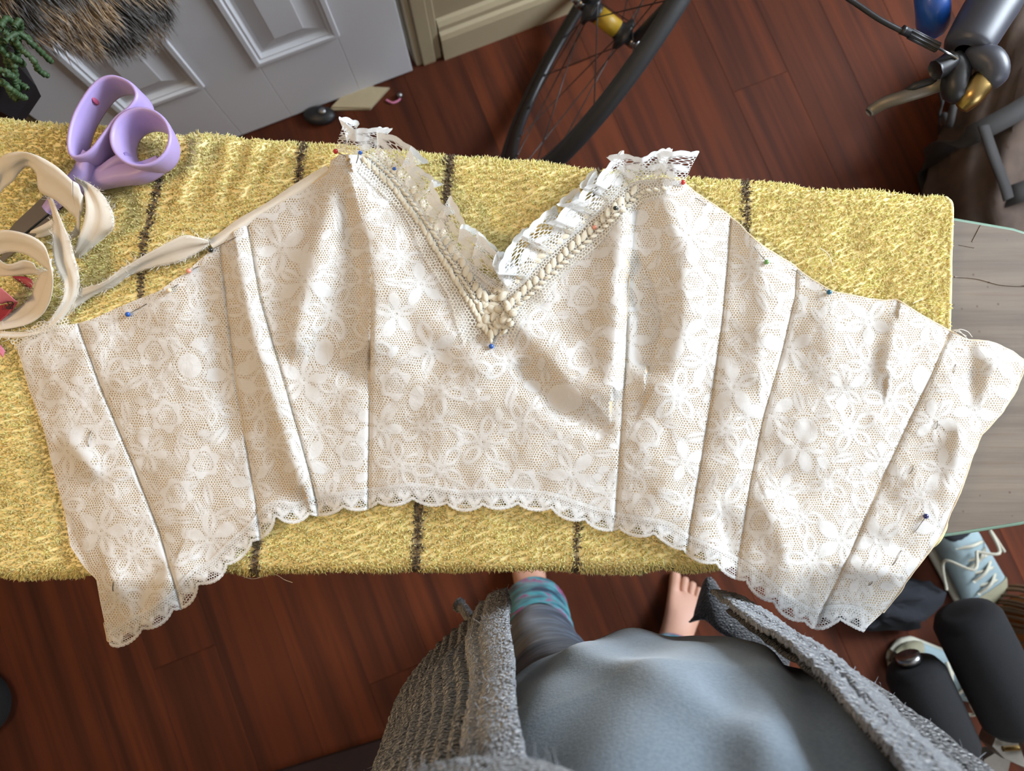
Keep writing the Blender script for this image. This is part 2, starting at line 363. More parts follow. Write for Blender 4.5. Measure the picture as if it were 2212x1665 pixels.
# ------------------------------------------------------------------ the setting
TB = 0.90                                    # plane of the wall with the door
S0, S1, T0 = -2.15, SWALL, -1.9
CORNER = 0.52                                # where that wall ends and the hall opens
flo = thing('floor', None, None, (0, 0, 0)); tag(flo, 'dark red-brown laminate plank floor', None, None, 'structure')
V, f = box((-0.0658, -0.5, -0.012), (0.0658, 0.5, 0.0), bev=0.0004)
PWID, PLEN = 0.132, 1.45
first = None; ns = 0
for i, s in enumerate(np.arange(S0 + 0.066, S1, PWID)):
    sh = (i * 0.377) % 1.0 * PLEN
    tmax = TB + 0.0 if s < CORNER + 0.03 else 2.0
    t = T0 - sh
    while t < tmax:
        c = room(s, t + PLEN / 2, 0)
        a0, a1 = max(t, T0), min(t + PLEN, tmax + 0.05)
        if a1 - a0 > 0.05:
            c = room(s, (a0 + a1) / 2, 0); sc = (a1 - a0 - 0.0006) / 1.0
            if first is None:
                first = obj('plank', V, f, M['plank'], flo, smooth=False, origin=(0, 0, 0)); o = first
            else: o = inst(first, 'plank', flo, c)
            o.location = c; o.rotation_euler = (0, 0, RA); o.scale = (1, sc, 1); ns += 1
        t += PLEN
V, f = box((S0 - .1, T0 - .1, -0.06), (S1 + .1, 3.0, -0.0125), RX); obj('subfloor', V, f, M['dark'], flo, False)
def struct(name, lo, hi, mat, label=None, bev=0.0):
    V, f = box(lo, hi, RX, bev); o = obj(name, V, f, mat, None, False); o['kind'] = 'structure'
    if label: o['label'] = label
    return o
DL, DR, DH = -0.56, 0.116, 2.02
wb = thing('wall_back', None, None, room(0, TB, 0)); tag(wb, 'tan wall with the white panel door', None, None, 'structure')
for lo, hi in [((S0, TB, 0), (DL - .01, TB + .1, 2.45)), ((DR + .01, TB, 0), (CORNER, TB + .1, 2.45)), ((DL - .01, TB, DH + .01), (DR + .01, TB + .1, 2.45))]:
    V, f = box(lo, hi, RX); obj('wall_section', V, f, M['wall'], wb, False)
struct('wall_hall', (CORNER - .1, TB + .1, 0), (CORNER, 2.9, 2.45), M['wall'])
struct('wall_far', (CORNER, 2.8, 0), (S1, 2.9, 2.45), M['wall'])
struct('wall_left', (S0 - .1, T0, 0), (S0, TB + .1, 2.45), M['wall'])
wf = thing('wall_front', None, None, room(0, T0, 0)); tag(wf, 'tan wall behind the person with an opening for an added fill window', None, None, 'structure')
for lo, hi in [((S0 - .1, T0 - .1, 0), (.2, T0, 2.45)), ((1.3, T0 - .1, 0), (S1 + .1, T0, 2.45)), ((.2, T0 - .1, 0), (1.3, T0, 1.1)), ((.2, T0 - .1, 2.2), (1.3, T0, 2.45))]:
    V, f = box(lo, hi, RX); obj('wall_section', V, f, M['wall'], wf, False)
w2 = thing('added_fill_window', None, None, room(.75, T0, 1.1)); tag(w2, 'added unseen window behind the person for fill light', None, None, 'structure')  # made-up window frame around the added front fill light
for lo, hi in [((.2, T0 - .07, 1.1), (.25, T0 - .02, 2.2)), ((1.25, T0 - .07, 1.1), (1.3, T0 - .02, 2.2)), ((.2, T0 - .07, 1.1), (1.3, T0 - .02, 1.15)), ((.2, T0 - .07, 2.15), (1.3, T0 - .02, 2.2)), ((.2, T0 - .07, 1.63), (1.3, T0 - .02, 1.67))]:
    V, f = box(lo, hi, RX, .004); obj('window_frame', V, f, M['frost'], w2, False)
struct('ceiling', (S0 - .1, T0 - .1, 2.45), (S1 + .1, 2.9, 2.55), M['ceil'])
wr = thing('wall_right', None, None, room(S1, 0, 0)); tag(wr, 'tan wall with the window', None, None, 'structure')
WY0, WY1, WZ0, WZ1 = -0.5, 0.8, 1.25, 2.42
for lo, hi in [((S1, T0, 0), (S1 + .1, WY0, 2.45)), ((S1, WY1, 0), (S1 + .1, 2.9, 2.45)), ((S1, WY0, 0), (S1 + .1, WY1, WZ0)), ((S1, WY0, WZ1), (S1 + .1, WY1, 2.45))]:
    V, f = box(lo, hi, RX); obj('wall_section', V, f, M['wall'], wr, False)
wi = thing('window_1', None, None, room(S1, .15, WZ0)); tag(wi, 'window letting in the daylight', None, None, 'structure')
for lo, hi in [((S1 + .02, WY0, WZ0), (S1 + .07, WY0 + .05, WZ1)), ((S1 + .02, WY1 - .05, WZ0), (S1 + .07, WY1, WZ1)), ((S1 + .02, WY0, WZ0), (S1 + .07, WY1, WZ0 + .05)), ((S1 + .02, WY0, WZ1 - .05), (S1 + .07, WY1, WZ1)), ((S1 + .02, WY0, 1.83), (S1 + .07, WY1, 1.87))]:
    V, f = box(lo, hi, RX, .004); obj('window_frame', V, f, M['frost'], wi, False)
# baseboards and door trim
def baseboard(name, s0, s1):
    pf = [(0, 0), (-.022, 0), (-.022, .075), (-.018, .088), (-.012, .094), (-.012, .108), (-.006, .118), (0, .122)]
    V = np.array([room(s, TB + a, b) for s in (s0, s1) for a, b in pf]); n = len(pf)
    f = [(i, (i + 1) % n, n + (i + 1) % n, n + i) for i in range(n)] + [tuple(range(n)), tuple(range(2 * n - 1, n - 1, -1))]
    o = obj(name, V, f, M['trimw'], None, False); o['kind'] = 'structure'; o['label'] = 'cream moulded baseboard'
baseboard('baseboard_back', DR + .075, CORNER); baseboard('baseboard_left', S0, DL - .075)
def casing(name, s0, s1, z0, z1, vertical=True):
    mb = MB()
    if vertical:
        for a, b, d in ((0, .25, .012), (.25, .75, .017), (.75, 1, .012)):
            V, f = box((s0 + (s1 - s0) * a, TB - d, z0), (s0 + (s1 - s0) * b, TB, z1), RX, .002); mb.add(V, f)
    else:
        V, f = box((s0, TB - .016, z0), (s1, TB, z1), RX, .002); mb.add(V, f)
    o = mb.build(name, M['trimw'], None, smooth=False); o['kind'] = 'structure'; o['label'] = 'cream door casing'
casing('trim_1', DR + .012, DR + .072, 0, DH + .07); casing('trim_2', DL - .072, DL - .012, 0, DH + .07); casing('trim_3', DL - .072, DR + .072, DH + .075, DH + .135, False)
# six-panel door
door = thing('door_1', None, None, room((DL + DR) / 2, TB - .02, .008)); tag(door, 'white painted six-panel door with raised mouldings', None, None, 'structure')
TD = TB - .022
V, f = box((DL, TD + .008, .008), (DR, TD + .04, DH), RX, .001); obj('door_core', V, f, M['doorw'], door, False)
pz = [(.225, .83), (.95, 1.55), (1.66, 1.90)]; ps = [(-.435, -.282), (-.168, -.009)]
def rail(s0, s1, z0, z1, nm):
    V, f = box((s0, TD, z0), (s1, TD + .0085, z1), RX, .0012); obj(nm, V, f, M['doorw'], door, False)
for s0, s1 in ((DL, ps[0][0]), (ps[0][1], ps[1][0]), (ps[1][1], DR)): rail(s0, s1, .008, DH, 'door_stile')
for z0, z1 in ((.008, pz[0][0]), (pz[0][1], pz[1][0]), (pz[1][1], pz[2][0]), (pz[2][1], DH)):
    for s0, s1 in ps: rail(s0, s1, z0, z1, 'door_rail')
for z0, z1 in pz:
    for s0, s1 in ps:
        # moulding ring and bevelled field of the panel
        def ring(m, d): return [room(s0 + m, TD + d, z0 + m), room(s1 - m, TD + d, z0 + m), room(s1 - m, TD + d, z1 - m), room(s0 + m, TD + d, z1 - m)]
        L = [ring(-.006, -.001), ring(-.004, -.006), ring(.004, -.006), ring(.007, -.001), ring(.011, -.002), ring(.016, .006), ring(.022, .006), ring(.05, -.001), ring(.052, -.002)]
        V = np.array(L).reshape(-1, 3); f = [(k * 4 + i, k * 4 + (i + 1) % 4, k * 4 + 4 + (i + 1) % 4, k * 4 + 4 + i) for k in range(len(L) - 1) for i in range(4)]
        f.append(tuple(len(V) - 4 + i for i in range(4))); obj('door_panel', V, f, M['doorw'], door, False)
V, f = lathe([(.0, 0), (.026, 0), (.026, .006), (.01, .012), (.01, .03), (.026, .045), (.024, .062), (.0, .066)], 16, -W2, room(DR - .06, TD, .95)); obj('door_knob', V, f, M['brass'], door)
# ceiling lamp that gives the warm light
lamp = thing('ceiling_lamp', 'round white ceiling lamp above the ironing board', 'lamp', room(-1.15, 0.25, 2.38))
V, f = lathe([(.0, 2.38 - 2.38), (.26, 0), (.28, .03), (.28, .07), (.0, .07)], 24, (0, 0, 1), room(-1.15, 0.25, 2.38)); obj('lamp_dish', V, f, M['frost'], lamp)
# dark mat on the floor at the bottom of the picture
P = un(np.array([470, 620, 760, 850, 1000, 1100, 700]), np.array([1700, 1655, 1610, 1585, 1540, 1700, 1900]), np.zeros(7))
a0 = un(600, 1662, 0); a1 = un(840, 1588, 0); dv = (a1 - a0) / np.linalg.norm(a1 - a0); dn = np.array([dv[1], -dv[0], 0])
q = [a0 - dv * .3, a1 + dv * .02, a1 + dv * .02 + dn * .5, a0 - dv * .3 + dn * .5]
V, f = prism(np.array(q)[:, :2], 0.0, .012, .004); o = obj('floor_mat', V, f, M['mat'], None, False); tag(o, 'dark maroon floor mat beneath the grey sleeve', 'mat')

# ------------------------------------------------------------------ ironing board
ZW, ZT = 0.880, 0.896
def board_top(x): return np.interp(x, [-1.0, -.47, .40, .47, .52, .57, .61, .635, .645], [.318, .306, .2295, .217, .200, .172, .136, .095, .085])
def board_bot(x): return np.interp(x, [-1.0, -.47, .16, .376, .46, .52, .57, .61, .635, .645], [-.092, -.086, -.080, -.065, -.052, -.034, -.008, .03, .070, .085])
ib = thing('ironing_board', 'old bare wooden ironing board with green painted edge under the yellow towel', 'ironing board', (-.2, .1, 0))
xs = np.r_[np.linspace(-.95, .4, 40), np.linspace(.41, .645, 40)]
out = np.concatenate([np.c_[xs, board_top(xs)], np.c_[xs[::-1], board_bot(xs[::-1])]])
V, f = prism(out, ZW - .018, ZW, .0015); obj('board_top', V, f, M['boardwood'], ib, False)
cc = out.mean(0); P = np.c_[cc + (out - cc) * 1.002, np.full(len(out), ZW - .009)]
mb = MB()
for zz in (-.0135, -.0065, -.0025):
    V, f = tube(np.c_[out, np.full(len(out), ZW + zz - .0015)], .0035, 6, closed=True); mb.add(V, f)
mb.build('painted_edge', M['green_edge'], ib)
for p0, p1 in (((-.6, .22, ZW - .02), (.25, .22, 0.0)), ((-.6, .0, ZW - .02), (.25, .0, 0.0)), ((.25, .16, ZW - .02), (-.62, .16, 0.0)), ((.25, .06, ZW - .02), (-.62, .06, 0.0))):
    V, f = tube([p0, p1], .016, 6); obj('leg', V, f, M['boardwood'], ib, False)
for p0, p1 in (((.25, -.01, .04), (.25, .23, .04)), ((-.62, .05, .04), (-.62, .17, .04))):
    V, f = tube([p0, p1], .012, 6); obj('crossbar', V, f, M['boardwood'], ib, False)
# a seam and two scars on the bare wood
for pts, r in (([(2062, 598), (2110, 602), (2160, 615), (2212, 618)], .0007), ([(2100, 522), (2118, 487)], .0006), ([(2072, 529), (2104, 535)], .0004)):
    P = catmull([un(a, b, ZW + .0001) for a, b in pts], 12); V, f = tube(P, r, 5); obj('wood_scar', V, f, M['boardwood'], ib)

# ------------------------------------------------------------------ towel
CREASE = [([(440, 290), (425, 350), (395, 430)], .004, 16), ([(505, 300), (490, 370), (470, 430)], .0035, 14), ([(560, 310), (545, 370), (520, 420)], .004, 15), ([(620, 310), (600, 350), (585, 390)], .003, 14),
          ([(100, 470), (90, 560), (60, 640)], .003, 40), ([(60, 830), (130, 1000), (150, 1190)], -.002, 30), ([(1990, 470), (1930, 560), (1900, 640)], -.002, 30), ([(1840, 500), (1850, 560)], -.002, 26), ([(1170, 390), (1180, 520)], .002, 40)]
def towel_h(px, py):
    h = 0.0012 * vnoise(px, py, 120, 1) + 0.0007 * vnoise(px, py, 46, 2)
    for P, a, wd in CREASE:
        D, _, _ = segdist(px, py, P); h = h + a * np.exp(-(D / wd) ** 2)
    return h
TX0, TX1 = -.66, .40
def towel_y(x, v):
    """profile across the board: v from back drop to front drop -> y, z"""
    yb = board_top(x) + .010; yf = board_bot(x) - .008
    r = .011
    if v < 0.12: a = v / .12; return yb + .004, ZW - .07 + a * (.07 + ZT - ZW - r)
    if v < 0.2: a = (v - .12) / .08 * math.pi / 2; return yb + .004 - r + r * math.cos(a), ZT - r + r * math.sin(a)
    if v < 0.8: a = (v - .2) / .6; return (yb + .004 - r) * (1 - a) + (yf - .004 + r) * a, ZT
    if v < 0.88: a = (v - .8) / .08 * math.pi / 2; return yf - .004 + r - r * math.sin(a), ZT - r + r * math.cos(a)
    a = (v - .88) / .12; return yf - .004, ZT - r - a * (.034)
tw = thing('towel', 'yellow terry towel with thin brown stripes folded over the ironing board', 'towel', (-.2, .1, ZW))
vs = np.r_[np.linspace(0, .12, 6)[:-1], np.linspace(.12, .2, 7)[:-1], np.linspace(.2, .8, 90)[:-1], np.linspace(.8, .88, 7)[:-1], np.linspace(.88, 1, 5)]
NX, NV = 260, len(vs)
TP = np.zeros((NX, NV, 3))
for i, x in enumerate(np.linspace(TX0, TX1, NX)):
    for j, v in enumerate(vs):
        y, z = towel_y(x, v)
        xx = x
        if x > .25:                                   # slanted right-hand end, rounded front corner
            k = (x - .25) / .15; a = (y - .24) / .33; xx = x + k * (.003 + .026 * min(0, a)); 
            if y < -.055: xx -= k * (-.055 - y) * .45
        TP[i, j] = (xx, y, z)
PX = proj(TP); TP[..., 2] += towel_h(PX[..., 0], PX[..., 1])
TP[..., 1] += np.where(np.abs(TP[..., 2] - ZT) > .006, .003 * vnoise(PX[..., 0], PX[..., 1] * 0, 55, 9), 0)
STR = [([(352, 365), (330, 450), (312, 520), (305, 620), (300, 800), (250, 1290)], 9), ([(658, 250), (650, 345), (625, 600), (585, 950), (558, 1150), (545, 1300)], 9), ([(990, 250), (975, 330), (960, 460), (930, 800), (905, 1090), (895, 1300)], 11),
       ([(1295, 250), (1292, 360), (1280, 600), (1262, 900), (1248, 1130), (1240, 1300)], 7), ([(1603, 300), (1608, 400), (1614, 480), (1600, 900), (1590, 1300)], 9)]
def stripe(px, py):
    m = np.zeros(np.shape(px))
    for P, wd in STR:
        D, _, _ = segdist(px, py, P); m = np.maximum(m, np.clip((wd * .85 - D) / 4 + .5, 0, 1))
    return m
YEL = np.array([1.0, 0.88, 0.47]); BRN = np.array([0.24, 0.18, 0.115])
gr = obj('towel_ground', TP.reshape(-1, 3), grid_np(NX, NV)[:, ::-1], M['towel'], tw)
st = stripe(PX[..., 0], PX[..., 1]).ravel()[:, None]
attr(gr, 'tint', np.c_[YEL * .97 * (1 - st) + BRN * st, np.ones(len(st))], 'FLOAT_COLOR')
tk = gr.modifiers.new('thickness', 'SOLIDIFY'); tk.thickness = .003; tk.offset = -1
# woven border along the right-hand end
mb = MB(); e = TP[-1, 5:-4]; e = resample(e, 150)
V, f = tube(e + np.array([.0005, 0, -.001]), .0026, 6); mb.add(V, f)
sv = mb.build('selvedge', simple('pale_yellow_hem', (0.78, 0.68, 0.34, 1), .8, bump=.5, bscale=900), tw)

# ------------------------------------------------------------------ lace bodice laid out on the towel
OUTL = [(35, 745), (70, 722), (110, 705), (165, 699), (205, 687), (250, 666), (300, 645), (345, 628), (375, 605), (400, 590), (430, 562), (455, 541), (485, 516), (520, 490), (560, 465), (620, 430), (680, 395), (712, 372), (716, 348), (735, 333), (775, 334), (800, 343),
        (835, 362), (870, 395), (905, 440), (950, 500), (1000, 550), (1045, 592), (1085, 612), (1120, 600), (1150, 570), (1200, 528), (1250, 490), (1300, 445), (1345, 408), (1385, 388), (1430, 385), (1475, 392), (1500, 415), (1560, 455), (1598, 484), (1622, 512), (1660, 541), (1710, 571), (1750, 602), (1795, 629), (1850, 641), (1905, 650), (1937, 648), (1990, 681), (2048, 714), (2090, 735), (2140, 738), (2185, 758),
        (2216, 782), (2196, 840), (2165, 890), (2120, 938), (2100, 985), (2080, 1045), (2052, 1108), (2036, 1150), (2010, 1187), (1962, 1247), (1940, 1282), (1908, 1322), (1876, 1352), (1845, 1332), (1800, 1330), (1755, 1338), (1690, 1302), (1630, 1255), (1580, 1222), (1530, 1198), (1480, 1178), (1440, 1150), (1380, 1138), (1320, 1128), (1250, 1108), (1180, 1085), (1100, 1078), (1000, 1082), (900, 1068), (800, 1078), (700, 1092), (640, 1108), (592, 1106),
        (556, 1146), (508, 1188), (466, 1230), (425, 1252), (394, 1290), (364, 1312), (325, 1338), (288, 1358), (252, 1380), (234, 1384), (226, 1345), (216, 1298), (208, 1252), (182, 1226), (152, 1180), (140, 1110), (116, 1020), (95, 930), (62, 840)]
OUTL = np.array(OUTL, float)
HEM = [(236, 1382), (252, 1380), (288, 1358), (325, 1338), (364, 1312), (394, 1290), (425, 1252), (466, 1230), (508, 1188), (556, 1146), (592, 1106), (640, 1108), (700, 1092), (800, 1078), (900, 1068), (1000, 1082), (1100, 1078), (1180, 1085), (1250, 1108), (1320, 1128), (1380, 1138), (1440, 1150), (1480, 1178), (1530, 1198), (1580, 1222), (1630, 1255), (1690, 1302), (1755, 1338), (1800, 1330), (1845, 1332), (1876, 1352)]
SEAM = [[(165, 690), (215, 830), (290, 1010), (345, 1150), (385, 1290), (395, 1330)], [(473, 500), (490, 650), (507, 800), (530, 950), (553, 1085), (565, 1180)], [(530, 460), (560, 640), (600, 780), (640, 920), (668, 1020), (685, 1090), (690, 1130)],
        [(752, 320), (780, 450), (803, 600), (803, 680), (799, 800), (797, 950), (795, 1065), (795, 1110)], [(1392, 350), (1372, 480), (1357, 620), (1351, 800), (1342, 950), (1331, 1110), (1326, 1160)], [(1582, 440), (1573, 560), (1560, 700), (1540, 850), (1515, 1000), (1490, 1150), (1484, 1210)],
        [(1722, 560), (1718, 640), (1690, 760), (1650, 900), (1622, 1040), (1600, 1190), (1588, 1260)], [(2062, 690), (2012, 812), (1955, 930), (1900, 1050), (1840, 1190), (1770, 1330), (1758, 1370)]]
SEAM = [np.array(s, float) for s in SEAM]
def seam_x(k, py): return np.interp(py, SEAM[k][:, 1], SEAM[k][:, 0])
def panel_of(px, py): return sum((px > seam_x(k, py)).astype(int) for k in range(8))
RIDGE = [([(515, 560), (555, 740), (606, 900), (650, 1040)], .0095, 26, 42), ([(742, 348), (704, 480), (664, 620), (640, 730)], .011, 34, 40), ([(762, 380), (796, 520), (808, 640), (803, 730)], .015, 20, 62),
         ([(1346, 470), (1338, 600), (1327, 740), (1322, 830)], .013, 46, 17), ([(1372, 610), (1404, 690), (1398, 770)], -.015, 26, 46), ([(1440, 430), (1484, 560), (1470, 720), (1420, 820)], .011, 44, 60), ([(1130, 800), (1200, 880), (1295, 930)], -.0055, 20, 24), ([(1118, 690), (1190, 770), (1262, 850)], .006, 30, 44), ([(930, 790), (1010, 730), (1050, 740)], -.004, 30, 30),
         ([(372, 1225), (345, 1290), (330, 1340)], .007, 26, 40), ([(238, 1245), (262, 1300), (285, 1350)], .006, 18, 34), ([(440, 600), (470, 760), (505, 930)], -.004, 30, 26), ([(1640, 520), (1655, 640), (1640, 800)], .005, 34, 40), ([(1560, 1120), (1580, 1200)], -.005, 20, 30), ([(1660, 1090), (1700, 1190), (1680, 1280)], .006, 34, 40), ([(1790, 690), (1800, 820), (1740, 960)], .004, 60, 60),
         ([(1936, 700), (1920, 800)], .006, 22, 44), ([(2060, 735), (2090, 800), (2080, 880)], -.005, 30, 30), ([(2150, 800), (2090, 930), (2050, 1060)], .006, 30, 30), ([(1900, 1180), (1990, 1190), (2030, 1150)], -.004, 26, 30), ([(1840, 1230), (1930, 1245)], .006, 20, 30), ([(150, 960), (200, 1010)], .005, 24, 24), ([(880, 640), (960, 720), (1030, 790)], .0045, 40, 40), ([(690, 760), (760, 800)], -.004, 30, 30), ([(1180, 640), (1260, 600), (1330, 560)], .004, 34, 30)]
def bodice_h(px, py):
    """height of the cloth above the towel, with puffed panels, seams and folds"""
    px = np.asarray(px, float); py = np.asarray(py, float)
    h = np.full(px.shape, .0055) + .0022 * vnoise(px, py, 95, 11) + .0016 * vnoise(px + .5 * py, py, 48, 12) + .0004 * vnoise(px, py, 18, 13)
    xl = [np.interp(py, [700, 745, 840, 930, 1110, 1250, 1390], [60, 30, 60, 95, 140, 205, 235])] + [seam_x(k, py) for k in range(8)]
    xr = [seam_x(k, py) for k in range(8)] + [np.interp(py, [700, 785, 890, 985, 1110, 1250, 1350], [2100, 2216, 2165, 2100, 2052, 1960, 1880])]
    pan = panel_of(px, py)
    amp = [.004, .0045, .004, .004, .004, .005, .0055, .005, .004]
    for k in range(9):
        u = np.clip((px - xl[k]) / np.maximum(xr[k] - xl[k], 20), 0, 1)
        h = h + np.where(pan == k, amp[k] * np.sin(math.pi * u) ** .6, 0)
    for k in range(8):
        D, _, A = segdist(px, py, SEAM[k]); fade = np.clip((py - 560) / 120, 0, 1) if k in (3, 4) else 1.0
        h = h - .0024 * fade * np.exp(-(D / 3.6) ** 2)
    for P, a, wl, wr in RIDGE:
        D, sd, A = segdist(px, py, P); wd = np.where(sd > 0, wl, wr)      # sd>0: left of a line running down the picture
        h = h + 1.15 * a * np.exp(-(D / wd) ** 2)
    return np.maximum(h, .002)
def bodice_z(px, py):
    px = np.asarray(px, float); py = np.asarray(py, float)
    q = un(px, py, np.full(px.shape, ZT)); x, y = q[..., 0], q[..., 1]
    over = np.maximum(0, board_bot(x) - .014 - y)
    drop = over ** 2 / (over + .014) * 1.1
    wood = .011 * np.clip((x - .395) / .022, 0, 1) * (3 - 2 * np.clip((x - .395) / .022, 0, 1)) / 1.0 * np.clip((x - .395) / .022, 0, 1)
    return ZT + towel_h(px, py) * .5 * (over <= 0) + bodice_h(px, py) - drop - wood
def closest_on(P, Q):
    """closest points of polyline P to points Q"""
    best = np.full(len(Q), 1e9); R = Q.copy()
    for a, b in zip(P[:-1], P[1:]):
        d = b - a; t = np.clip(((Q - a) @ d) / (d @ d), 0, 1)[:, None]; c = a + t * d; e = np.linalg.norm(Q - c, axis=1)
        m = e < best; best[m] = e[m]; R[m] = c[m]
    return R, best
def cut_grid(step):
    xs = np.arange(21, 2225, step); ys = np.arange(324, 1404, step)
    X, Y = np.meshgrid(xs, ys, indexing='ij'); nx, ny = X.shape
    cx, cy = X[:-1, :-1] + step / 2, Y[:-1, :-1] + step / 2
    ins = inside(cx, cy, OUTL); pan = panel_of(cx, cy)
    Q = np.stack([X, Y], -1)
    # border vertices slide onto the outline, panel-border vertices onto the seams
    cnt = np.zeros((nx, ny)); 
    for dx in (0, 1):
        for dy in (0, 1): cnt[dx:nx - 1 + dx, dy:ny - 1 + dy] += ins
    pmin = np.full((nx, ny), 99); pmax = np.full((nx, ny), -1)
    for dx in (0, 1):
        for dy in (0, 1):
            s = (slice(dx, nx - 1 + dx), slice(dy, ny - 1 + dy)); pmin[s] = np.minimum(pmin[s], pan); pmax[s] = np.maximum(pmax[s], pan)
    ms = (pmax > pmin) & (cnt > 0)
    for k in range(8):
        m = ms & (pmin <= k) & (pmax > k); R, d = closest_on(SEAM[k], Q[m]); R[d > step * 1.6] = Q[m][d > step * 1.6]; Q[m] = R
    mb_ = (cnt > 0) & (cnt < 4); R, d = closest_on(np.r_[OUTL, OUTL[:1]], Q[mb_]); Q[mb_] = R
    return Q, ins, pan, nx, ny
bod = thing('lace_bodice', 'cream satin bodice with white floral lace overlay pinned together on the yellow towel', 'bodice', (0, .1, ZT))
def panel_meshes(step, dz, name, mat, parents, fields=None):
    Q, ins, pan, nx, ny = cut_grid(step); res = []
    Z = bodice_z(Q[..., 0], Q[..., 1]) + dz
    W = un(Q[..., 0], Q[..., 1], Z).reshape(-1, 3); q = Q.reshape(-1, 2)
    i, j = np.meshgrid(np.arange(nx - 1), np.arange(ny - 1), indexing='ij'); a = i * ny + j
    quad = np.stack([a, a + 1, a + ny + 1, a + ny], -1)
    for k in range(9):
        fk = quad[ins & (pan == k)]; u, inv = np.unique(fk.ravel(), return_inverse=True)
        o = obj(name, W[u], inv.reshape(-1, 4), mat, parents[k]); res.append(o)
        if fields is not None:
            attr(o, 'puv', np.c_[q[u], np.zeros(len(u))], 'FLOAT_VECTOR')
            fl, cd = fields(q[u][:, 0], q[u][:, 1]); attr(o, 'fill', fl); attr(o, 'cord', cd)
    return res
panels = panel_meshes(6.0, -.0003, 'panel', M['lining'], [bod] * 9)
# --- the drawing of the lace: distance fields of flowers, roses, leaves and tendrils
LS = 2.0; LX0, LY0 = 10, 310; LNX, LNY = 1110, 550
gx, gy = np.meshgrid(LX0 + np.arange(LNX) * LS, LY0 + np.arange(LNY) * LS, indexing='ij')
FILL = np.full((LNX, LNY), 40.0); CORD = np.full((LNX, LNY), 40.0)
def win(cx, cy, r):
    i0 = max(0, int((cx - r - LX0) / LS)); i1 = min(LNX, int((cx + r - LX0) / LS) + 2); j0 = max(0, int((cy - r - LY0) / LS)); j1 = min(LNY, int((cy + r - LY0) / LS) + 2)
    return (slice(i0, i1), slice(j0, j1)) if i1 > i0 and j1 > j0 else None
def ell(x, y, cx, cy, a, b, th):
    dx, dy = x - cx, y - cy; u = dx * math.cos(th) + dy * math.sin(th); v = -dx * math.sin(th) + dy * math.cos(th)
    return (np.sqrt((u / a) ** 2 + (v / b) ** 2 + 1e-9) - 1) * min(a, b)
def put(s, fl, cd=None):
    FILL[s] = np.minimum(FILL[s], fl)
    if cd is not None: CORD[s] = np.minimum(CORD[s], cd)
lr = random.Random(21)
def flower(cx, cy, r, th):
    s = win(cx, cy, r * 1.3)
    if s is None: return
    x, y = gx[s], gy[s]; fl = np.full(x.shape, 40.0); cd = fl.copy(); n = lr.choice((5, 5, 6)); sl = []; op = lr.random() < .55
    for k in range(n):
        t = th + 2 * math.pi * k / n + lr.uniform(-.15, .15); rr = r * lr.uniform(.85, 1.1)
        d = ell(x, y, cx + .58 * rr * math.cos(t), cy + .58 * rr * math.sin(t), .46 * rr, .27 * rr, t)
        hole = ell(x, y, cx + .62 * rr * math.cos(t + .03), cy + .62 * rr * math.sin(t + .03), .26 * rr, (.13 if op else .05) * rr, t + .06)
        slit = ell(x, y, cx + .52 * rr * math.cos(t + math.pi / n), cy + .52 * rr * math.sin(t + math.pi / n), .34 * rr, .05 * rr, t + math.pi / n)
        sl.append(slit); fl = np.minimum(fl, np.maximum(d, -hole) if (op or k % 2) else d); cd = np.minimum(cd, np.where(fl < -1.5, 9, np.abs(d) - .9))
    for q in sl: fl = np.maximum(fl, -q)
    c = np.hypot(x - cx, y - cy); fl = np.minimum(fl, np.maximum(c - .2 * r, 3.0 - c)); cd = np.minimum(cd, np.abs(c - .2 * r) - .8)
    put(s, fl, cd)
def rose(cx, cy, r, th):
    s = win(cx, cy, r * 1.4)
    if s is None: return
    x, y = gx[s], gy[s]; c = np.hypot(x - cx, y - cy); a = np.arctan2(y - cy, x - cx)
    d = c - r * (1 + .13 * np.cos(6 * a + th)); gap = np.abs(c - r * .58 - 2.5 * np.sin(3 * a)) - 1.6; sp = np.abs(((c * .16 - a / (2 * math.pi) * 1.0) % 1.0) - .5) * 6 - .9
    fl = np.maximum(d, -np.minimum(gap + 0 * c, 3)); fl = np.where(c < r * .45, np.maximum(sp, c - r * .45), fl)
    put(s, fl, np.minimum(np.abs(d) - .9, np.abs(c - r * .45) - .8))
def leaf(cx, cy, L, wd, th, vein=True):
    s = win(cx, cy, L * 1.2)
    if s is None: return
    x, y = gx[s], gy[s]; dx, dy = x - cx, y - cy; u = dx * math.cos(th) + dy * math.sin(th); v = -dx * math.sin(th) + dy * math.cos(th)
    v = v - .25 * wd * np.sin(u / L * 2); R = (L * L + wd * wd) / (2 * wd)
    d = np.sqrt(u * u + (np.abs(v) + R - wd) ** 2) - R
    fl = np.maximum(d, 1.3 - np.abs(v)) if vein else d
    put(s, fl, np.abs(d) - .9)
def tendril(cx, cy, th, L, bend):
    P = [(cx, cy)]
    for k in range(9): th += bend + lr.uniform(-.1, .1); P.append((P[-1][0] + L / 9 * math.cos(th), P[-1][1] + L / 9 * math.sin(th)))
    s = win(cx, cy, L * 1.1)
    if s is None: return
    D, _, _ = segdist(gx[s], gy[s], P); CORD[s] = np.minimum(CORD[s], D - 1.0)
placed = []
def free(cx, cy, r): return all((cx - a) ** 2 + (cy - b) ** 2 > ((r + c) * .70) ** 2 for a, b, c in placed)
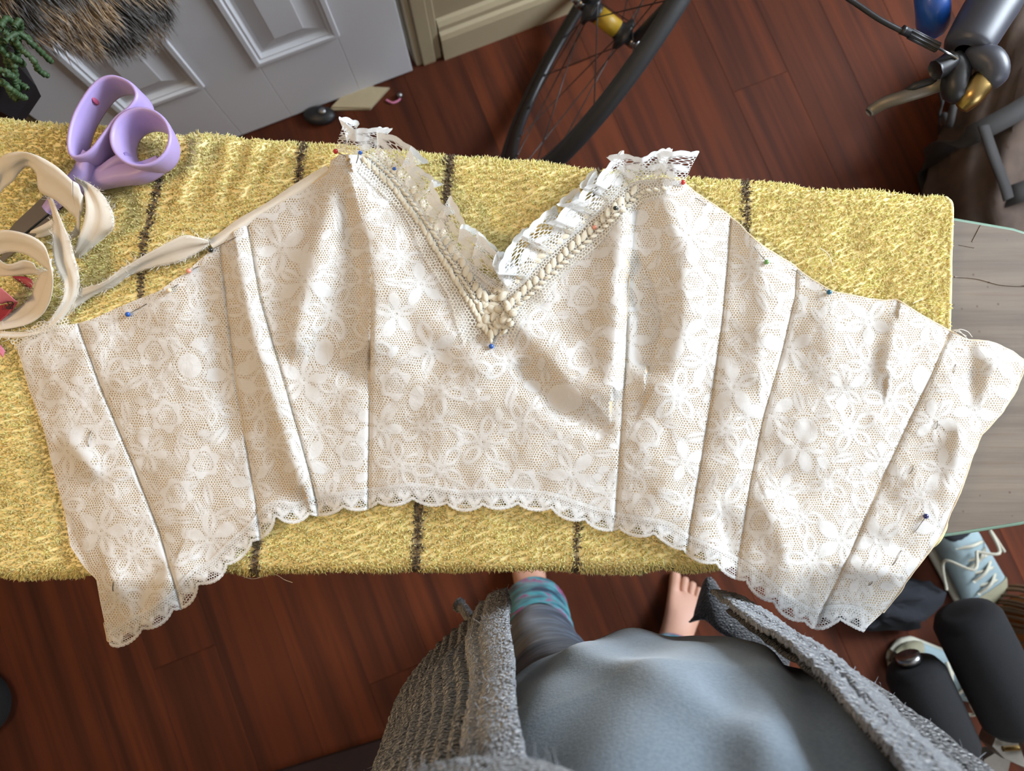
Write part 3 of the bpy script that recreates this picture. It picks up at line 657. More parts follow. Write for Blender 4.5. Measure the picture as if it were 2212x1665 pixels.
for tries, lo, hi, kinds in ((1500, 44, 60, 'fffr'), (2600, 24, 34, 'rrllf'), (5000, 12, 20, 'lls')):
    for _ in range(tries):
        cx, cy, r = lr.uniform(20, 2210), lr.uniform(330, 1400), lr.uniform(lo, hi)
        if not free(cx, cy, r): continue
        placed.append((cx, cy, r)); k = lr.choice(kinds); th = lr.uniform(0, 6.28)
        if k == 'f': flower(cx, cy, r, th)
        elif k == 'r': rose(cx, cy, min(r * .72, 34), th); [leaf(cx + r * .98 * math.cos(th + q), cy + r * .98 * math.sin(th + q), r * .34, r * .15, th + q + .5) for q in (0, 1.5, 2.9, 4.4)]
        elif k == 'l': leaf(cx, cy, r * .95, r * .36, th)
        else: leaf(cx, cy, r * .9, r * .55, th, False)
        if r > 24: tendril(cx, cy, th + 1, r * 2.6, lr.choice((-.25, .25)))
for cx, cy, a, b in ((1740, 930, 40, 34), (700, 760, 42, 30), (1380, 470, 34, 26), (1220, 860, 50, 40), (900, 860, 26, 42), (410, 790, 38, 34), (1990, 820, 44, 30)):
    s = win(cx, cy, 70); d = ell(gx[s], gy[s], cx, cy, a, b, lr.uniform(0, 3)); FILL[s] = np.where(d < 4, np.maximum(FILL[s], 4 - 0 * d), FILL[s]); put(s, np.abs(d) * 0 + np.where(d < -8, d + 8, 9), np.abs(d) - 1.1)
def lace_fields(px, py):
    u = np.clip((px - LX0) / LS, 0, LNX - 1.01); v = np.clip((py - LY0) / LS, 0, LNY - 1.01); i = u.astype(int); j = v.astype(int); a = u - i; b = v - j
    g = lambda A: (A[i, j] * (1 - a) + A[i + 1, j] * a) * (1 - b) + (A[i, j + 1] * (1 - a) + A[i + 1, j + 1] * a) * b
    return g(FILL), g(CORD)
lacep = panel_meshes(3.0, .0006, 'lace_overlay', M['lace'], panels, lace_fields)
# stitched seams between the panels
for k in range(8):
    P = resample(SEAM[k], 90); m = inside(P[:, 0], P[:, 1], OUTL); P = P[m]
    if k in (3, 4): P = P[P[:, 1] > 590]
    W = un(P[:, 0], P[:, 1], bodice_z(P[:, 0], P[:, 1]) + .0004); V, f = tube(W, .0007, 5); obj('seam', V, f, M['lining'], bod)
# turned edge along the outline (top edges and the two ends)
for a, b in ((12, 20), (36, 66), (86, 98)):
    P = resample(OUTL[a:b], 160); P += np.c_[vnoise(P[:, 0], P[:, 1], 14, 5), vnoise(P[:, 0], P[:, 1], 14, 6)] * 1.2
    W = un(P[:, 0], P[:, 1], bodice_z(P[:, 0], P[:, 1]) - .0006); V, f = tube(W, .0011, 6); obj('turned_edge', V, f, M['lining'], bod)

# --- scalloped hem lace
def strip(name, base, side, prof, mat, parent, zoff, nt=13, ns=None, fieldf=None, ruffle=None, hide=False):
    """lace strip along a line: side +1 = to the right of travel in the picture"""
    L = np.linalg.norm(np.diff(np.asarray(base, float), axis=0), axis=1).sum(); ns = ns or int(L / 3)
    B = catmull(base, 400); B = resample(B, ns); T = np.gradient(B, axis=0); T /= np.linalg.norm(T, axis=1)[:, None]
    for _ in range(12): T = (np.roll(T, 1, 0) + T + np.roll(T, -1, 0)) / 3 if False else np.r_[T[:1], (T[:-2] + T[1:-1] + T[2:]) / 3, T[-1:]]
    T /= np.linalg.norm(T, axis=1)[:, None]; N = np.c_[-T[:, 1], T[:, 0]] * side
    s = np.linspace(0, L, ns)[:, None]; t = np.linspace(0, 1, nt)[None]
    a, b = prof(s); w_ = a + (b - a) * t                      # from inner to outer width in picture units
    P = B[:, None] + N[:, None] * w_[..., None]; dz = np.zeros_like(w_)
    if ruffle:
        al, up = ruffle(s, t); P = P + T[:, None] * al[..., None]; dz = up
    Z = bodice_z(P[..., 0], P[..., 1]) + zoff + dz
    if ruffle: Z = np.maximum(bodice_z(B[:, 0], B[:, 1])[:, None] + zoff, ZT + .004) + dz + 0 * w_
    W = un(P[..., 0], P[..., 1], Z)
    o = obj(name, W.reshape(-1, 3), grid_np(ns, nt), mat, parent)
    SS = np.broadcast_to(s, w_.shape); attr(o, 'puv', np.stack([SS, w_, 0 * w_], -1).reshape(-1, 3), 'FLOAT_VECTOR')
    fl, cd = fieldf(SS, w_, np.broadcast_to(b, w_.shape), np.broadcast_to(a, w_.shape)); attr(o, 'fill', fl.ravel()); attr(o, 'cord', cd.ravel())
    return o
PER = 76.0
def scallop(s, base, depth): return base + depth * np.abs(np.sin(math.pi * s / PER)) ** .7 + 1.6 * np.abs(np.sin(math.pi * s / 9.0))
def hem_fields(s, w_, b, a):
    ph = (s % PER) / PER - .5; edge = np.abs(w_ - (b - 4.5)) - 3.2
    arc = np.abs(np.hypot((ph) * PER, (w_ - (b - 26)) * 1.4) - 17) - 1.0
    u = (s % 38) - 19; fl1 = ell(u, w_, -6, 0, 11, 5.5, .9); fl2 = ell(u, w_, 7, 2, 11, 5, -.8); fl3 = ell(u, w_, 0, 8, 4.5, 9, 0)
    top = np.abs(w_ - (a + 4) - 2.5 * np.sin(s / 4.5)) - 1.5
    fill = np.minimum(np.minimum(np.minimum(fl1, fl2), fl3), np.minimum(edge, np.minimum(top, np.where(w_ < a + 8, -.3, 9))))
    return fill, np.minimum(np.minimum(arc, np.abs(np.minimum(fl1, fl2)) - .8), np.abs(w_ - b) - .8)
hem = strip('hem_lace', HEM, 1, lambda s: (-24 + 0 * s, scallop(s, 9, 13)), M['trimlace'], bod, .0022, 21, None, hem_fields)
# --- neckline: tulle band, embroidery, ruffles
NL = [(790, 345), (848, 400), (905, 475), (960, 560), (1010, 640), (1052, 712)]
NR = [(1432, 388), (1380, 400), (1336, 436), (1280, 488), (1210, 550), (1150, 606), (1100, 655), (1066, 712)]
def tulle_f(s, w_, b, a): return np.where(np.abs(w_ - b) < 2, -.3, 9.0), np.full(w_.shape, 9.0)
strip('tulle_band', NL, 1, lambda s: (-40 + 0 * s, 26 + 26 * np.clip((s - 200) / 250, 0, 1) + 5 * np.sin(s / 31)), M['tulle'], bod, .0030, 20, None, tulle_f)
strip('tulle_band', NR, -1, lambda s: (-44 + 0 * s, 34 + 20 * np.clip((s - 200) / 300, 0, 1) + 5 * np.sin(s / 27)), M['tulle'], bod, .0030, 20, None, tulle_f)
V, f = sphere((0, 0, 0), (1, 1, 1), 5, 8); V[:, 2] *= np.where(V[:, 2] < 0, .3, 1); puff = None; sr = random.Random(4)
def stitch(px, py, ang, L, wd, hgt=.0012):
    global puff
    z = float(bodice_z(np.array(px), np.array(py))) + .0034; c = un(px, py, z)
    k = 1 / 2420.0
    if puff is None:
        puff = obj('satin_stitch', V, f, M['satin'], bod, True, origin=(0, 0, 0)); o = puff; o.location = c - _off(bod)
    else: o = inst(puff, 'satin_stitch', bod, c)
    o.rotation_euler = (0, 0, -ang); o.scale = (L * k, wd * k, hgt)
def row(line, off, gap, L, wd, turn, side, j=1.5, rng_=(0, 1)):
    B = resample(catmull(line, 200), max(2, int(np.linalg.norm(np.diff(np.array(line, float), axis=0), axis=1).sum() / gap)))
    T = np.gradient(B, axis=0); n = len(B)
    for i in range(n):
        if not rng_[0] <= i / n <= rng_[1]: continue
        t = T[i] / np.linalg.norm(T[i]); q = B[i] + np.array([-t[1], t[0]]) * side * off + np.array([sr.uniform(-j, j), sr.uniform(-j, j)])
        stitch(q[0], q[1], math.atan2(t[1], t[0]) + turn * (1 if i % 2 else .7) + sr.uniform(-.15, .15), L * sr.uniform(.85, 1.15), wd)
row(NL, 3, 11, 11, 5.6, .45, 1); row(NL, -27, 18, 13, 7.5, .9, 1, 3, (.02, .95)); row(NL, -10, 12, 8, 4, -.5, 1)
row(NR, -26, 15, 14, 7.5, 1.0, -1); row(NR, 4, 17, 13, 7, -.8, -1, 2, (.12, 1)); row(NR, 19, 16, 9, 4.5, .7, -1); row(NR, -40, 17, 10, 5.5, .5, -1, 2, (.1, .9))
for px, py, L, wd, a in ((1047, 640, 15, 8, 1.3), (1062, 668, 13, 10, .6), (1050, 690, 12, 9, 1.8), (1085, 640, 14, 9, 2.2), (1078, 668, 12, 9, .2), (1096, 660, 13, 8, 1.2), (1108, 676, 10, 10, .4), (1090, 690, 13, 9, 2.6), (1074, 702, 12, 8, .9), (1116, 640, 14, 8, 2.4), (1036, 662, 12, 7, 1.5), (1061, 722, 13, 8, 1.57), (1060, 735, 8, 5, 1.57), (1104, 700, 9, 6, 2.3), (1090, 716, 9, 5, 2.4)):
    stitch(px, py, a, L, wd, .0024)
def ruf_f(s, w_, b, a):
    q = (w_ - a) / (b - a); edge = np.abs(w_ - (b - 6)) - 6.5; ph = (s % 40) - 20
    fl = np.minimum(ell(ph, w_, -8, 28, 11, 7, .7), ell(ph, w_, 9, 30, 10, 6, -.7)); fl = np.minimum(fl, ell(ph, w_, 0, 14, 6, 9, 0))
    return np.minimum(np.minimum(edge, fl), np.where(w_ < a + 9, -.3, 9)), np.minimum(np.abs(fl) - .8, np.abs(w_ - b + 1) - 1)
def ruffle_of(per, A, U, seed):
    def r(s, t):
        p = 2 * math.pi * s / per + 1.5 * vnoise(s, 0 * s, 60, seed); k = t ** 1.1
        return A * k * np.sin(p) * (1 + .35 * vnoise(s, 0 * s + 9, 45, seed)), (U * k * (.55 + .45 * np.cos(p + .8)) + .002 * t)
    return r
rw = lambda W0: (lambda s: (-8 + 0 * s, W0 - 14 + 26 * np.abs(np.sin(math.pi * s / 62 + vnoise(s, 0 * s, 70, 3))) ** .7 + 3.4 * np.abs(np.sin(math.pi * s / 8))))
strip('neck_ruffle', [(722, 320), (745, 322), (785, 330), (830, 348), (868, 390), (905, 442), (950, 505), (1000, 560), (1052, 602)], -1, rw(54), M['trimlace'], bod, .003, 16, 420, ruf_f, ruffle_of(62, 34, .020, 31))
strip('neck_ruffle', [(1048, 600), (1075, 618), (1098, 624), (1125, 606), (1158, 566), (1205, 526), (1255, 486), (1305, 440), (1345, 404), (1390, 388), (1478, 394)], -1, rw(56), M['trimlace'], bod, .003, 16, 440, ruf_f, ruffle_of(64, 36, .021, 33))
# bias binding sewn to the left armhole
bp = [(458, 533), (490, 512), (535, 478), (600, 438), (660, 403), (712, 368)]
B = resample(catmull(bp, 100), 90); T = np.gradient(B, axis=0); T /= np.linalg.norm(T, axis=1)[:, None]; N = np.c_[T[:, 1], -T[:, 0]]
tt = np.linspace(-.55, 1, 7); P = B[:, None] + N[:, None] * (tt * 15)[None, :, None] * (1 + .15 * np.sin(np.arange(90) / 9))[:, None, None]
W = un(P[..., 0], P[..., 1], bodice_z(P[..., 0], P[..., 1]) * 0 + ZT + .006 + .004 * np.sin((tt + .55) * 2)[None])
obj('binding', W.reshape(-1, 3), grid_np(90, 7)[:, ::-1], M['tape'], bod)
# raw tulle fringe at the upper left corner
strip('raw_tulle', [(30, 750), (70, 724), (112, 706), (150, 700)], -1, lambda s: (-8 + 0 * s, 16 + 5 * np.sin(s / 9)), M['tulle'], bod, .001, 8, None, lambda s, w_, b, a: (np.full(w_.shape, 9.0), np.full(w_.shape, 9.0)))
# ------------------------------------------------------------------ terry pile of the towel
TRI = []; VV = []; CC = []
def add_tufts():
    P = TP; a = P[:-1, :-1]; e1 = P[1:, :-1] - a; e2 = P[:-1, 1:] - a; nrm = np.cross(e2, e1); ar = np.linalg.norm(nrm, axis=-1); nrm = nrm / ar[..., None]
    cnt = ar * 2.5e5; k = np.floor(cnt + rng.random(cnt.shape)).astype(int)
    I, J = np.nonzero(k); rep = k[I, J]; I = np.repeat(I, rep); J = np.repeat(J, rep); n = len(I); u = rng.random((n, 1)); v = rng.random((n, 1))
    pos = a[I, J] + u * e1[I, J] + v * e2[I, J]; nn = nrm[I, J]; nn = np.where(((nn[:, 2:3] < 0) & (np.abs(nn[:, 2:3]) > .5)), -nn, nn)
    q = proj(pos); keep = q[:, 0] < 2300
    m = inside(q[:, 0], q[:, 1], OUTL); D, _ = closest_on(np.r_[OUTL, OUTL[:1]], q)[0], None; dd = np.linalg.norm(D - q, axis=1)
    keep &= ~(m & (dd > 14)); pos, nn, q = pos[keep], nn[keep], q[keep]; n = len(pos)
    flat = m[keep] | (dd[keep] < 8)
    # front and back faces lean outwards, top leans in patches
    lean = np.stack([vnoise(q[:, 0], q[:, 1], 60, 41) * .7 + rng.normal(0, .55, n), vnoise(q[:, 0], q[:, 1], 60, 42) * .7 - .15 + rng.normal(0, .55, n), 0 * nn[:, 0]], -1)
    d = nn + lean * .9; d /= np.linalg.norm(d, axis=1)[:, None]
    ln = (.0034 + .0016 * rng.random(n)) * np.where(flat, .5, 1); r = .00060 + .00022 * rng.random(n)
    sd = np.cross(d, rng.normal(size=(n, 3))); sd /= np.linalg.norm(sd, axis=1)[:, None]; s2 = np.cross(d, sd)
    mid = pos + d * (ln * .55)[:, None]; d2 = d + sd * .7 + lean * .3; d2 /= np.linalg.norm(d2, axis=1)[:, None]; tip = mid + d2 * (ln * .55)[:, None]
    ring = lambda c, rr: [c + rr[:, None] * (math.cos(t) * sd + math.sin(t) * s2) for t in (0, 2.094, 4.189)]
    V = np.stack(ring(pos - nn * .0006, r * .8) + ring(mid, r) + [tip], 1)        # n,7,3
    base = (np.arange(n) * 7)[:, None, None]
    t = np.array([(0, 1, 4), (0, 4, 3), (1, 2, 5), (1, 5, 4), (2, 0, 3), (2, 3, 5), (3, 4, 6), (4, 5, 6), (5, 3, 6)])[None] + base
    s = stripe(q[:, 0] + rng.normal(0, 3.2, n), q[:, 1]); s = np.where(s > .5, 1.0, 0.0)[:, None]
    br = (.92 + .2 * rng.random((n, 1))); hue = rng.normal(0, .02, (n, 1)) * np.array([0, 1, .6])
    c = (YEL * br + hue) * (1 - s) + BRN * br * s
    o = obj('terry_pile', V.reshape(-1, 3), t.reshape(-1, 3), M['pile'], tw, kind='stuff')
    attr(o, 'tint', np.c_[np.repeat(np.clip(c, 0, 1), 7, 0), np.ones(n * 7)], 'FLOAT_COLOR')
    return n
add_tufts()

# ------------------------------------------------------------------ dressmaking scissors
def band(P, hw, hh, k=10, closed=False, flare=0.0):
    """path swept with an upright rounded bar section: hw across, hh in height"""
    P = np.asarray(P, float); n = len(P); T = (np.roll(P, -1, 0) - np.roll(P, 1, 0)) if closed else np.gradient(P, axis=0)
    T[:, 2] = 0; T /= np.linalg.norm(T, axis=1)[:, None]; N = np.c_[-T[:, 1], T[:, 0], 0 * T[:, 0]]
    hw = np.broadcast_to(np.asarray(hw, float), (n,)); hh = np.broadcast_to(np.asarray(hh, float), (n,))
    a = np.linspace(0, 2 * math.pi, k, endpoint=False) + math.pi / k
    ca = np.sign(np.cos(a)) * np.abs(np.cos(a)) ** .6; sa = np.sign(np.sin(a)) * np.abs(np.sin(a)) ** .6
    V = P[:, None] + N[:, None] * (hw[:, None] * ca[None] + flare * sa[None])[..., None] + np.array([0, 0, 1.]) * (hh[:, None] * sa[None])[..., None]
    f = grid_faces(n, k, wrap_u=closed, wrap_v=True)
    if not closed: f += [tuple(range(k - 1, -1, -1)), tuple((n - 1) * k + i for i in range(k))]
    return V.reshape(-1, 3), f
def pth(pts, z, n=60, closed=False):
    if closed:
        m = len(pts); Q = catmull(np.array(list(pts[-2:]) + list(pts) + list(pts[:3]), float), 12 * (m + 4) + 1)[24:24 + 12 * m]
        Q = resample(np.r_[Q, Q[:1]], n + 1)[:-1]
    else: Q = resample(catmull(pts, 200), n)
    return un(Q[:, 0], Q[:, 1], np.broadcast_to(z, (len(Q),)))
sci = thing('scissors', 'lavender-handled dressmaking scissors lying on the back edge of the towel', 'scissors', un(230, 320, ZT + .003))
ZS = ZT + .026
# oval finger loop with its shank
h1 = MB()
V, f = band(pth([(178, 352), (170, 318), (184, 262), (222, 203), (258, 184), (296, 196), (313, 222), (300, 248), (270, 272), (244, 306), (212, 344)], ZS, 70, True), .0021, .0165, 12, True); h1.add(V, f)
V, f = band(pth([(200, 338), (190, 360), (178, 385), (155, 405), (120, 435), (100, 455)], np.linspace(ZS - .002, ZT + .012, 30), 30), np.interp(np.linspace(0, 1, 30), [0, .35, 1], [.004, .0085, .0045]), np.interp(np.linspace(0, 1, 30), [0, .5, 1], [.013, .009, .004]), 12); h1.add(V, f)
ha = h1.build('handle', M['lav'], sci, label='lavender handle with the long oval finger loop')
V, f = sphere(un(206, 216, ZS + .004), (.0016, .004, .006), 6, 8); obj('rub_mark', V, f, M['lavmark'], ha)
h2 = MB(); cx, cy, r = 322, 312, 54
V, f = band(pth([(cx + r * math.cos(t) * 1.02, cy + r * math.sin(t)) for t in np.linspace(0, 2 * math.pi, 12, endpoint=False)], ZS + .001, 70, True), .0023, .0165, 12, True, .0030); h2.add(V, f)
V, f = band(pth([(352, 352), (312, 372), (265, 376), (215, 386), (178, 402), (140, 425)], np.linspace(ZS - .004, ZT + .01, 34), 34), np.interp(np.linspace(0, 1, 34), [0, .3, .7, 1], [.004, .0095, .010, .005]), np.interp(np.linspace(0, 1, 34), [0, .5, 1], [.012, .010, .004]), 12); h2.add(V, f)
V, f = band(pth([(284, 346), (262, 352), (238, 366), (214, 384)], np.linspace(ZS - .002, ZT + .014, 20), 20), .0045, np.linspace(.012, .008, 20), 12); h2.add(V, f)
h2.build('handle', M['lav'], sci, label='lavender handle with the round thumb loop')
for pa, pb, zo in (((130, 430), (-20, 590), .004), ((125, 420), (-35, 570), .0065)):
    A, Bp = un(*pa, ZT + zo + .002), un(*pb, ZT + zo); d = Bp - A; nn = np.array([-d[1], d[0], 0]); nn /= np.linalg.norm(nn)
    V = np.array([A + nn * .009, A - nn * .007, A + d * .5 - nn * .007, Bp, A + d * .5 + nn * .006]); V = np.r_[V, V + [0, 0, .0018]]
    f = [(0, 1, 2, 3, 4), (9, 8, 7, 6, 5)] + [(i, i + 5, (i + 1) % 5 + 5, (i + 1) % 5) for i in range(5)]; obj('blade', V, f, M['steel'], sci, False)
V, f = lathe([(0, 0), (.004, 0), (.004, .002), (.0, .0026)], 14, (0, 0, 1), un(112, 440, ZT + .0105)); obj('pivot_screw', V, f, M['steel'], sci)

# ------------------------------------------------------------------ loose bias tape
def ribbon(pairs, n=70, m=9, fold=.0016, crop=True):
    A = []; Bq = []
    for (ax, ay, az), (bx, by, bz) in pairs:
        if crop: ax, ay, bx, by = ax / 3.47, ay / 3.47 + 300, bx / 3.47, by / 3.47 + 300
        A.append(un(ax, ay, ZT + az)); Bq.append(un(bx, by, ZT + bz))
    A = catmull(A, n); Bq = catmull(Bq, n); t = np.linspace(0, 1, m)[None, :, None]
    P = A[:, None] * (1 - t) + Bq[:, None] * t
    d1 = np.gradient(A + Bq, axis=0); nr = np.cross(d1, Bq - A); nr /= np.maximum(np.linalg.norm(nr, axis=1)[:, None], 1e-9)
    P = P + nr[:, None] * (fold * np.sign(np.linspace(-1, 1, m) + 1e-3) * np.where(np.abs(np.linspace(-1, 1, m)) < .2, .3, 1))[None, :, None]
    return P
bt = thing('bias_tape', 'loose cream bias tape curling in frayed loops beside the scissors', 'bias tape', un(100, 560, ZT + .003))
RIB = [
    [((-90, 330, .03), (-60, 560, .012)), ((0, 150, .045), (0, 405, .022)), ((90, 95, .052), (95, 318, .03)), ((190, 88, .054), (195, 214, .036)), ((272, 112, .053), (262, 262, .036)), ((352, 150, .05), (290, 392, .03)), ((450, 215, .046), (425, 472, .028)), ((553, 312, .04), (560, 592, .022))],
    [((553, 312, .04), (560, 592, .022)), ((596, 345, .036), (588, 640, .02)), ((606, 440, .03), (592, 690, .018)), ((600, 560, .026), (560, 735, .014)), ((560, 640, .02), (510, 760, .012))],
    [((548, 296, .03), (575, 300, .03)), ((608, 345, .032), (690, 352, .03)), ((632, 430, .033), (780, 430, .028)), ((640, 520, .033), (850, 560, .024)), ((622, 640, .03), (852, 660, .02)), ((590, 760, .024), (790, 720, .014)), ((565, 850, .014), (640, 845, .008)), ((545, 890, .008), (590, 880, .006))],
    [((-60, 700, .04), (-60, 890, .03)), ((40, 678, .044), (50, 852, .032)), ((160, 694, .046), (150, 858, .034)), ((265, 732, .045), (232, 893, .034)), ((345, 796, .042), (315, 955, .032)), ((388, 905, .038), (380, 1000, .03))],
    [((388, 905, .038), (380, 1000, .03)), ((412, 1020, .034), (330, 985, .026)), ((412, 1120, .028), (290, 1015, .018)), ((385, 1230, .02), (255, 1080, .012)), ((320, 1330, .012), (215, 1190, .008)), ((200, 1400, .008), (80, 1300, .006)), ((0, 1440, .006), (-20, 1340, .005))],
    [((345, 430, .02), (402, 452, .022)), ((388, 600, .026), (478, 640, .028)), ((378, 750, .03), (530, 760, .03)), ((402, 930, .03), (562, 880, .028)), ((470, 1075, .026), (592, 1000, .024)), ((482, 1180, .022), (588, 1110, .018)), ((440, 1285, .018), (540, 1235, .012)), ((340, 1395, .012), (400, 1405, .008)), ((180, 1450, .01), (200, 1480, .008)), ((-20, 1440, .008), (-20, 1490, .006))],
    [((590, 1125, .012), (510, 1300, .006)), ((760, 1065, .018), (700, 1185, .005)), ((900, 968, .02), (850, 1120, .006)), ((1040, 885, .022), (960, 1040, .008)), ((1200, 800, .024), (1130, 975, .01)), ((1370, 720, .024), (1330, 930, .01)), ((1480, 730, .02), (1480, 860, .01)), ((1560, 755, .014), (1570, 800, .010))],
    [((-30, 860, .02), (-40, 1030, .012)), ((60, 930, .024), (90, 1030, .014)), ((180, 900, .026), (240, 1020, .014)), ((260, 920, .026), (330, 1040, .014))],
    [((250, 690, .006), (215, 730, .004)), ((320, 650, .01), (300, 740, .006)), ((400, 600, .012), (420, 700, .008))],
]
fr = MB(); frr = np.random.default_rng(3)
for k, pr_ in enumerate(RIB):
    P = ribbon(pr_); o = obj('tape_loop', P.reshape(-1, 3), grid_np(*P.shape[:2]), M['tape'], bt)
    sm = o.modifiers.new('thickness', 'SOLIDIFY'); sm.thickness = .0007
    if k in (2, 4, 5, 6):
        for e in ((-1, -2), (0, 1)) if k in (5, 6) else ((-1, -2),):
            ed = P[:, e[0]]; ou = P[:, e[0]] - P[:, e[1]]; ou /= np.linalg.norm(ou, axis=1)[:, None]
            for i in range(140):
                j = frr.integers(0, len(ed)); l = frr.uniform(.0012, .0045); d = ou[j] + frr.normal(0, .5, 3); d[2] = abs(d[2]) * .6
                p0 = ed[j] - ou[j] * .001 + frr.normal(0, .0006, 3); V, f = tube([p0, p0 + d * l * .6, p0 + (d + frr.normal(0, .5, 3)) * l], [.00016, .00014, .00008], 3, cap=False); fr.add(V, f)
fo = fr.build('frayed_threads', M['thread'], bt, kind='stuff')

# ------------------------------------------------------------------ tape measure under the bias tape
tm = thing('tape_measure', 'pink tape measure with black numbers peeking out under the bias tape', 'tape measure', un(10, 650, ZT + .003))
def flatrib(name, pairs, mat, n=40):
    P = ribbon(pairs, n, 5, 0.0); o = obj(name, P.reshape(-1, 3), grid_np(*P.shape[:2]), mat, tm); s_ = o.modifiers.new('thickness', 'SOLIDIFY'); s_.thickness = .0004; return P
P1 = flatrib('tape_curl', [((-40, 1110, .024), (-40, 1230, .010)), ((0, 1112, .026), (0, 1236, .012)), ((60, 1160, .026), (70, 1222, .012)), ((110, 1205, .024), (134, 1222, .014))], M['pink'])
P2 = flatrib('tape_run', [((134, 1222, .013), (-10, 1250, .008)), ((110, 1260, .012), (-20, 1290, .006)), ((70, 1310, .010), (-30, 1330, .005)), ((0, 1370, .008), (-60, 1360, .004))], M['redink'])
P3 = flatrib('tape_run', [((90, 1030, .006), (160, 1080, .005)), ((170, 1030, .007), (215, 1120, .005)), ((230, 1050, .007), (225, 1125, .005)), ((250, 1090, .006), (228, 1150, .005))], M['redink'])
P4 = flatrib('tape_run', [((-40, 1500, .004), (-40, 1570, .004)), ((0, 1540, .004), (0, 1610, .004)), ((40, 1590, .004), (20, 1640, .004))], M['pink'])
mk = MB()
for i in range(14):
    q = un((100 + i * 9) / 3.47, (1040 + i * 4.5 + (i * i) * .1) / 3.47 + 300, ZT + .0078); V, f = tube([q, q + np.array([.0005, -.003 - .002 * (i % 5 == 0), -.0004])], .00022, 4); mk.add(V, f)
for i in range(7):
    q = un((20 + i * 13) / 3.47, (1240 + (6 - i) * 2) / 3.47 + 300, ZT + .0125); V, f = tube([q, q + np.array([-.0006, -.0035, -.0005])], .00022, 4); mk.add(V, f)
mk.build('tick_mark', M['ink'], tm, kind='stuff')
def text(txt, size, loc, rotz, mat, parent, name, tilt=0.0):
    c = bpy.data.curves.new(name, 'FONT'); c.body = txt; c.size = size; c.extrude = .0002; c.align_x = 'CENTER'; c.align_y = 'CENTER'; c.resolution_u = 4
    o = bpy.data.objects.new(name, c); COL.objects.link(o); dg = bpy.context.evaluated_depsgraph_get(); me = bpy.data.meshes.new_from_object(o.evaluated_get(dg)); bpy.data.objects.remove(o)
    me.materials.clear(); me.materials.append(mat); o = bpy.data.objects.new(name, me); COL.objects.link(o); o.parent = parent; o.location = np.asarray(loc) - _off(parent); o.rotation_euler = (tilt, 0, rotz); OFF[o.name] = np.asarray(loc); return o
text('60', .0085, un(20, 659, ZT + .0135), math.radians(62), M['ink'], tm, 'numeral')

# ------------------------------------------------------------------ pins
def pin(colour, head, tail, label, tail2=None, hl=.0032):
    hz = float(bodice_z(np.array(float(head[0])), np.array(float(head[1])))); c = un(head[0], head[1], hz + hl)
    o = thing('pin', label, 'pin', c, 'ball-headed pins in the bodice')
    tz = float(bodice_z(np.array(float(tail[0])), np.array(float(tail[1])))); e = un(tail[0], tail[1], tz + .0012)
    d = (e - c) / np.linalg.norm(e - c)
    V, f = tube([c, c + (e - c) * .6, e], .00034, 6); obj('shaft', V, f, M['pinsteel'], o)
    V, f = sphere(c, .0023, 10, 14); obj('head', V, f, PINCOL[colour], o)
pin('red', (725, 327), (752, 340), 'red-headed pin at the left peak of the neckline'); pin('blue', (778, 329), (770, 352), 'blue-headed pin just right of the left neckline peak')
pin('blue', (852, 365), (842, 358), 'small blue-headed pin on the left braid below the ruffle'); pin('navy', (942, 533), (928, 520), 'tiny dark blue-headed pin half way down the left neckline', hl=.0015)
pin('blue', (1061, 748), (1060, 728), 'blue-headed pin at the point of the V neckline'); pin('black', (1329, 450), (1345, 440), 'black-headed pin on the right neckline braid')
pin('pink', (1285, 491), (1240, 530), 'salmon-headed pin on the right neckline braid'); pin('red', (1475, 394), (1455, 402), 'red-headed pin at the right peak of the neckline')
pin('green', (1656, 566), (1628, 533), 'green-headed pin at the right armhole'); pin('teal', (1791, 631), (1778, 624), 'teal-headed pin at the edge right of the armhole')
pin('navy', (2000, 1115), (1974, 1152), 'navy-headed pin near the right-hand end of the bodice'); pin('blue', (276, 679), (317, 656), 'blue-headed pin at the upper left edge')
pin('black', (455, 540), (510, 512), 'black-headed pin where the bias tape meets the armhole'); pin('pink', (408, 585), (430, 575), 'pale pink-headed pin left of the armhole'); pin('white', (365, 627), (385, 614), 'pearl white-headed pin on the upper left edge')
def bare(a, b, label):
    za, zb = [float(bodice_z(np.array(float(q[0])), np.array(float(q[1])))) for q in (a, b)]; A, Bp = un(*a, za + .0012), un(*b, zb + .0012); mid = (A + Bp) / 2 + [0, 0, .0008]
    V, f = tube(catmull([A - [0, 0, .002], A, mid, Bp, Bp - [0, 0, .002]], 12), .00036, 6); o = obj('pin_shaft', V, f, M['pinsteel'], None); tag(o, label, 'pin', 'pin shafts showing through the lace')
bare((195, 932), (191, 963), 'bare pin shaft in the far left panel'); bare((245, 1257), (244, 1276), 'short pin shaft near the lower left corner'); bare((337, 704), (350, 700), 'tiny pin shaft left of the upper blue pin') if False else None
bare((1947, 1190), (1930, 1219), 'pin shaft below the navy-headed pin'); bare((2064, 788), (2060, 804), 'pin shaft at the upper right end'); bare((2026, 910), (2022, 925), 'small bright pin shaft by the last seam'); bare((1974, 1006), (1966, 1022), 'pin shaft at mid height beside the last seam'); bare((1885, 1256), (1877, 1264), 'short pin shaft above the right-hand hem'); bare((1712, 582), (1738, 600), 'pin shaft along the edge left of the teal pin'); bare((1503, 428), (1525, 442), 'pin shaft below the right neckline peak')
bare((542, 493), (518, 507), 'pin shaft on the left armhole binding') if False else None

